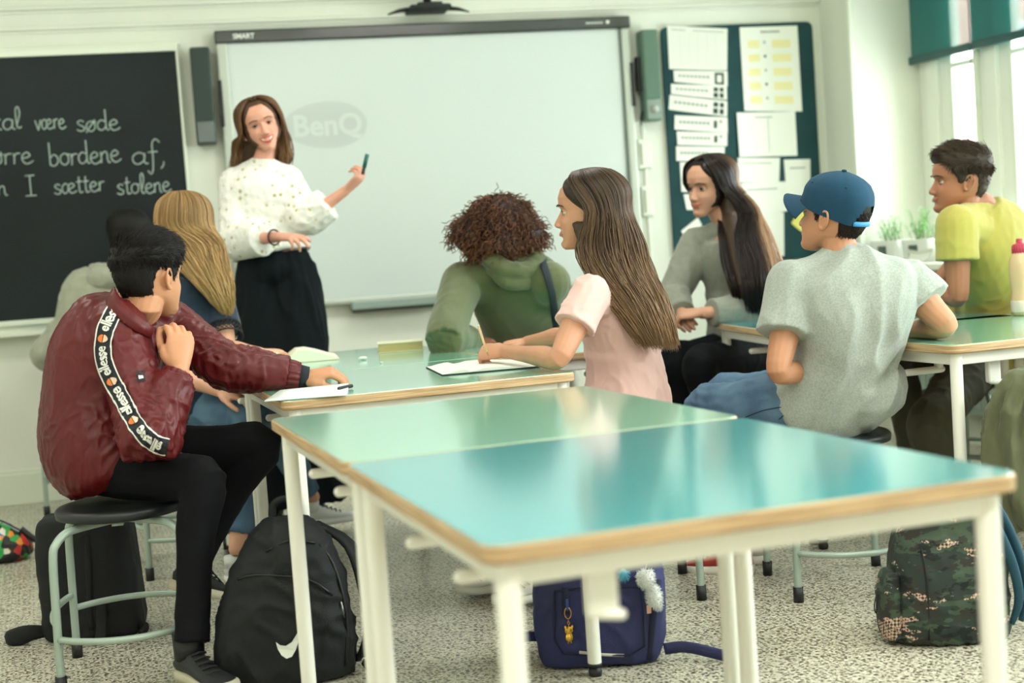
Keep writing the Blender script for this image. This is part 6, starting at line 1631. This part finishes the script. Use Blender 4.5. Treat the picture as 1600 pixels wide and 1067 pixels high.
if len(P) > 2: MB().tube(P, .002, n=6, flat=2, up=V((0, 0, 1))).build('reflective_tape', mat('refl', 'c9c4bc', .4), bd)
MB().tube([c+ax*.165+zf(.03)-ay*.05, c+ax*.22+zf(.035)-ay*.06, c+ax*.30+zf(.020)-ay*.09, c+ax*.36+zf(.008)-ay*.12], .006, n=8, sub=4, flat=2.6, up=V((0, 0, 1))).build('strap', M_nv, o)
MB().tube([c-ax*.16+zf(.075)-ay*.02, c-ax*.19+zf(.08)-ay*.03, c-ax*.225+zf(.075)-ay*.04], .006, n=8, sub=4, flat=2.2, up=V((0, 0, 1))).build('strap', M_nv, o)
p = h(1012, 880, .03) or (c+zf(.3)-ay*.1)
# fluffy charm
ch = thing('plush_charm', 'fluffy white plush charm hanging from the navy backpack', 'toy', p, world=True)
sc_ = 3.5/FPX
m_ = MB(); q0 = h(1009, 905, .030); q1 = h(1020, 932, .030)
q0 = q0 or p; q1 = q1 or p
rnd = random.Random(3)
m_.ell(q0, .022, .022, .025); m_.ell(q1+DR*.003, .020, .019, .030); m_.ell(q1+DR*.012-zf(.022), .012, .012, .014); m_.ell(q0-DR*.016+zf(.012), .009, .009, .009); m_.ell(q0+DR*.012+zf(.016), .009, .009, .009)
me = remesh(m_, .004, 1); body = link(me, 'plush_body', mat('plush_white', 'd6dad6', .95), ch)
f_ = MB()
for i in range(0, len(me.vertices)):
    v = me.vertices[i]
    if rnd.random() < .5:
        pp = v.co+ORG[body.name]; d = (v.normal+V((rnd.uniform(-.6, .6), rnd.uniform(-.6, .6), rnd.uniform(-.8, .3)))).normalized(); f_.tube([pp, pp+d*.007], [.0012, .0003], n=3, cap=False)
fo = f_.build('fur', mat('plush_white', 'd6dad6', .95), body); fo['kind'] = 'stuff'
MB().tube([p+zf(.01), q0+zf(.02)], .0012, n=6).build('cord', mat('cord_white', 'd8d8d0', .8), ch)
tg = q1-zf(.032)-DR*.012; MB().box(tg, (.012, .002, .022), bev=.0005).build('tag', mat('tag_pink', 'dba79a', .6), ch, False)
# blue pompom
p = h(974, 897, .012) or c
m_ = MB(); m_.ell(p, .010, .010, .014)
for i in range(160):
    d = V((rnd.gauss(0, 1), rnd.gauss(0, 1), rnd.gauss(0, 1)*1.2)).normalized(); m_.tube([p+d*.006, p+d*rnd.uniform(.014, .022)+zf(-.003)], [.0012, .0004], n=3, cap=False)
tagmesh(m_, 'pompom', mat('pom_blue', '5fb4cf', .9), 'light blue fluffy pompom on the navy backpack', 'toy', p)
# keyring with owl
p = h(886, 940, .008) or c; o2 = thing('owl_keyring', 'gold owl keyring hanging on the navy backpack front', 'keyring', p, world=True); M_g = mat('gold', 'e0b04e', .25, 1)
up_ = V((0, 0, 1))
def ringm(cc, R_, r_, A=DR, B=up_, n=26, el=1.0):
    m_ = MB(); return m_.rings([[cc + A*(math.cos(2*PI*k/n)*(R_+r_*math.cos(2*PI*w/6))) + B*(math.sin(2*PI*k/n)*(R_*el+r_*math.cos(2*PI*w/6))) + A.cross(B)*(r_*math.sin(2*PI*w/6)) for w in range(6)] for k in range(n)], closed=True)
ringm(p-zf(.030), .0085, .0011, el=1.7).build('split_ring', M_g, o2)
for k in range(3): ringm(p-zf(.050+.006*k), .003, .0008, A=(DR if k % 2 else AW), n=14, el=1.2).build('chain_link', M_g, o2)
oc = p-zf(.085); m_ = MB(); m_.ell(oc+zf(.010), .0125, .006, .011); m_.ell(oc-zf(.008), .0115, .006, .013); m_.ell(oc+zf(.019)-DR*.009, .003, .003, .005); m_.ell(oc+zf(.019)+DR*.009, .003, .003, .005); m_.ell(oc-zf(.022)-DR*.004, .002, .002, .004); m_.ell(oc-zf(.022)+DR*.004, .002, .002, .004)
me = remesh(m_, .0016, 1); ow = link(me, 'owl_body', M_g, o2)
for sg in (-1, 1):
    ringm(oc+zf(.011)+DR*(.0052*sg)-AW*.006, .0042, .0010, n=16).build('owl_eye', M_g, ow)
    MB().ell(oc+zf(.011)+DR*(.0052*sg)-AW*.006, .0018, .001, .0018).build('owl_pupil', mat('amber', '7a4418', .3), ow)
MB().box(p-zf(.008), (.006, .003, .030)).build('loop', mat('navy_blue_loop', '2a3f86', .7), o2, False)
# camouflage backpack
def camo_mat():
    m = bpy.data.materials.new('camo_print'); m.use_nodes = True; n = m.node_tree; b = n.nodes['Principled BSDF']; b.inputs['Roughness'].default_value = .8; L = n.links
    tc = n.nodes.new('ShaderNodeTexCoord')
    def noisy(sc, loc, lo, stretch=(1, 1, 2.2)):
        mp = n.nodes.new('ShaderNodeMapping'); mp.inputs['Location'].default_value = loc; mp.inputs['Scale'].default_value = stretch; L.new(tc.outputs['Object'], mp.inputs[0])
        t = n.nodes.new('ShaderNodeTexNoise'); t.inputs['Scale'].default_value = sc; t.inputs['Detail'].default_value = 3; t.inputs['Roughness'].default_value = .6; L.new(mp.outputs[0], t.inputs[0])
        g = n.nodes.new('ShaderNodeMath'); g.operation = 'GREATER_THAN'; g.inputs[1].default_value = lo; L.new(t.outputs[0], g.inputs[0]); return g.outputs[0]
    def mix(f, a, c):
        mx = n.nodes.new('ShaderNodeMix'); mx.data_type = 'RGBA'; L.new(f, mx.inputs[0])
        (L.new(a, mx.inputs[6]) if not isinstance(a, str) else mx.inputs[6].__setattr__('default_value', lin(a))); mx.inputs[7].default_value = lin(c); return mx.outputs[2]
    col = mix(noisy(9, (3, 0, 1), .50), '23302a', '3a4a3a'); col = mix(noisy(12, (7, 2, 4), .56), col, '2b2a24'); col = mix(noisy(14, (1, 9, 4), .60), col, '12181a')
    ck = n.nodes.new('ShaderNodeTexChecker'); ck.inputs['Scale'].default_value = 150; mp = n.nodes.new('ShaderNodeMapping'); mp.inputs['Rotation'].default_value = (0, .78, .3); L.new(tc.outputs['Object'], mp.inputs[0]); L.new(mp.outputs[0], ck.inputs[0])
    mm_ = n.nodes.new('ShaderNodeMath'); mm_.operation = 'MULTIPLY'; L.new(ck.outputs['Fac'], mm_.inputs[0]); L.new(noisy(8, (5, 5, 2), .575), mm_.inputs[1]); col = mix(mm_.outputs[0], col, 'c9a896')
    L.new(col, b.inputs['Base Color']); bp = n.nodes.new('ShaderNodeBump'); bp.inputs['Strength'].default_value = .15; bp.inputs['Distance'].default_value = .003; t = n.nodes.new('ShaderNodeTexNoise'); t.inputs['Scale'].default_value = 240; L.new(tc.outputs['Object'], t.inputs[0]); L.new(t.outputs[0], bp.inputs['Height']); L.new(bp.outputs[0], b.inputs['Normal']); return m
M_camo = camo_mat()
c = V((2.205, 3.17, 0)); o = thing('backpack', 'dark camouflage backpack with teal straps under the right table', 'backpack', c, world=True)
ax = V((math.cos(math.radians(-20)), math.sin(math.radians(-20)), 0)); ay = V((-ax.y, ax.x, 0))
me = soft(c, ax, ay, [(0, .135, .09, 0, 0), (.015, .152, .11, 0, 0), (.10, .156, .12, 0, 0), (.20, .148, .115, .004, 0), (.30, .132, .10, .012, 0), (.36, .110, .085, .018, 0), (.40, .075, .06, .022, 0), (.412, .03, .03, .022, 0)], e=.62, wr=(.007, 11, 9))
bd = link(me, 'bag_body', M_camo, o); h = surf_of(bd)
me = soft(c-ax*.155-ay*.02+zf(.015), ax, ay, [(0, .02, .05, 0, 0), (.02, .030, .065, 0, 0), (.10, .030, .07, 0, 0), (.16, .024, .065, .004, 0), (.175, .012, .05, .006, 0)], vox=.006); link(me, 'side_pocket', M_camo, o)
MB().tube([c-ax*.185-ay*.04+zf(.15), c-ax*.20-ay*.05+zf(.11), c-ax*.197-ay*.05+zf(.085), c-ax*.192-ay*.05+zf(.12), c-ax*.186-ay*.04+zf(.15)], .0018, n=6, sub=3).build('draw_cord', M_black, o)
M_st = mat('strap_teal', '1e4a5c', .75, bump=.2)
for q in (0, 1):
    pts = [c+ax*(.03+.035*q)-ay*(.02-.03*q)+zf(.405), c+ax*(.075+.035*q)-ay*(.06-.03*q)+zf(.375), c+ax*(.115+.035*q)-ay*(.085-.03*q)+zf(.30), c+ax*(.150+.03*q)-ay*(.09-.03*q)+zf(.20), c+ax*(.165+.03*q)-ay*(.08-.03*q)+zf(.11), c+ax*(.15+.03*q)-ay*(.06-.02*q)+zf(.04)]
    MB().tube(pts, [.012, .014, .015, .015, .013, .008], n=12, sub=4, flat=.7, up=ax).build('shoulder_strap', M_st, o)
P = [h(x, y, .002) for x, y in ((1420, 800), (1440, 860), (1450, 930), (1452, 1000))]; P = [p for p in P if p]
if len(P) > 2: MB().tube(P, .0025, n=6, sub=3).build('zip', mat('zip_black', '07090b', .35), bd)
MB().tube([c+ax*.02+zf(.40)-ay*.02, c+ax*.02+zf(.435), c+ax*.04+zf(.40)+ay*.03], .006, n=8, sub=4).build('top_handle', M_black, o)
# olive jacket hanging from the right table
c = V((2.655, 3.38, 0)); o = thing('jacket', 'olive green jacket hanging in folds from the table edge at the right', 'jacket', V((2.655, 3.38, .20)), world=True)
m_ = MB(); R = []; n = 60
for z, hw, hd in ((.665, .045, .035), (.655, .07, .05), (.62, .10, .065), (.56, .125, .075), (.48, .145, .08), (.38, .15, .085), (.30, .145, .085), (.24, .12, .08), (.20, .08, .06)):
    g = sm(.66, .5, z)*1.0
    g = 1-sm(.55, .66, z)
    R.append([c + DR*((hw)*math.cos(2*PI*k/n)*(1+.0*g)) + AW*(hd*math.sin(2*PI*k/n)) + (DR*math.cos(2*PI*k/n)+AW*math.sin(2*PI*k/n))*(.016*g*math.sin(2*PI*k/n*9+z*7)+.008*g*math.sin(2*PI*k/n*17-z*11)) + zf(z) - AW*.05 for k in range(n)])
m_.rings(R[::-1]); me = remesh(m_, .0065, 1); wrinkle(me, .008, 16, 4, axis=V((0, 0, 1)), comp=.25)
M_ol = mat('olive_cotton', '62664a', .9, c2='565a40', vscale=9, sheen=.15, bump=.2, bscale=250)
jk = link(me, 'jacket_body', M_ol, o)
sl_ = MB(); sl_.tube([c-AW*.12+DR*.09+zf(.60), c-AW*.15+DR*.11+zf(.48), c-AW*.15+DR*.12+zf(.34), c-AW*.14+DR*.10+zf(.24)], [.045, .048, .042, .036], n=18, sub=4); me = remesh(sl_, .007, 2); wrinkle(me, .010, 15, 8, axis=V((0, 0, 1)), comp=1.4); link(me, 'sleeve', M_ol, o)
MB().tube([c-AW*.055+zf(.655), c-AW*.03+zf(.675), c-AW*.0+zf(.672)], .005, n=8, sub=3).build('hanging_loop', M_ol, o)
P = [surf_of(jk)(x, y, .003) for x, y in ((1530, 640), (1520, 680), (1516, 720), (1522, 760))]; P = [p for p in P if p]
if len(P) > 2: MB().tube(P, .0028, n=6, sub=3).build('zip', mat('brass', 'a8843c', .3, 1), jk)
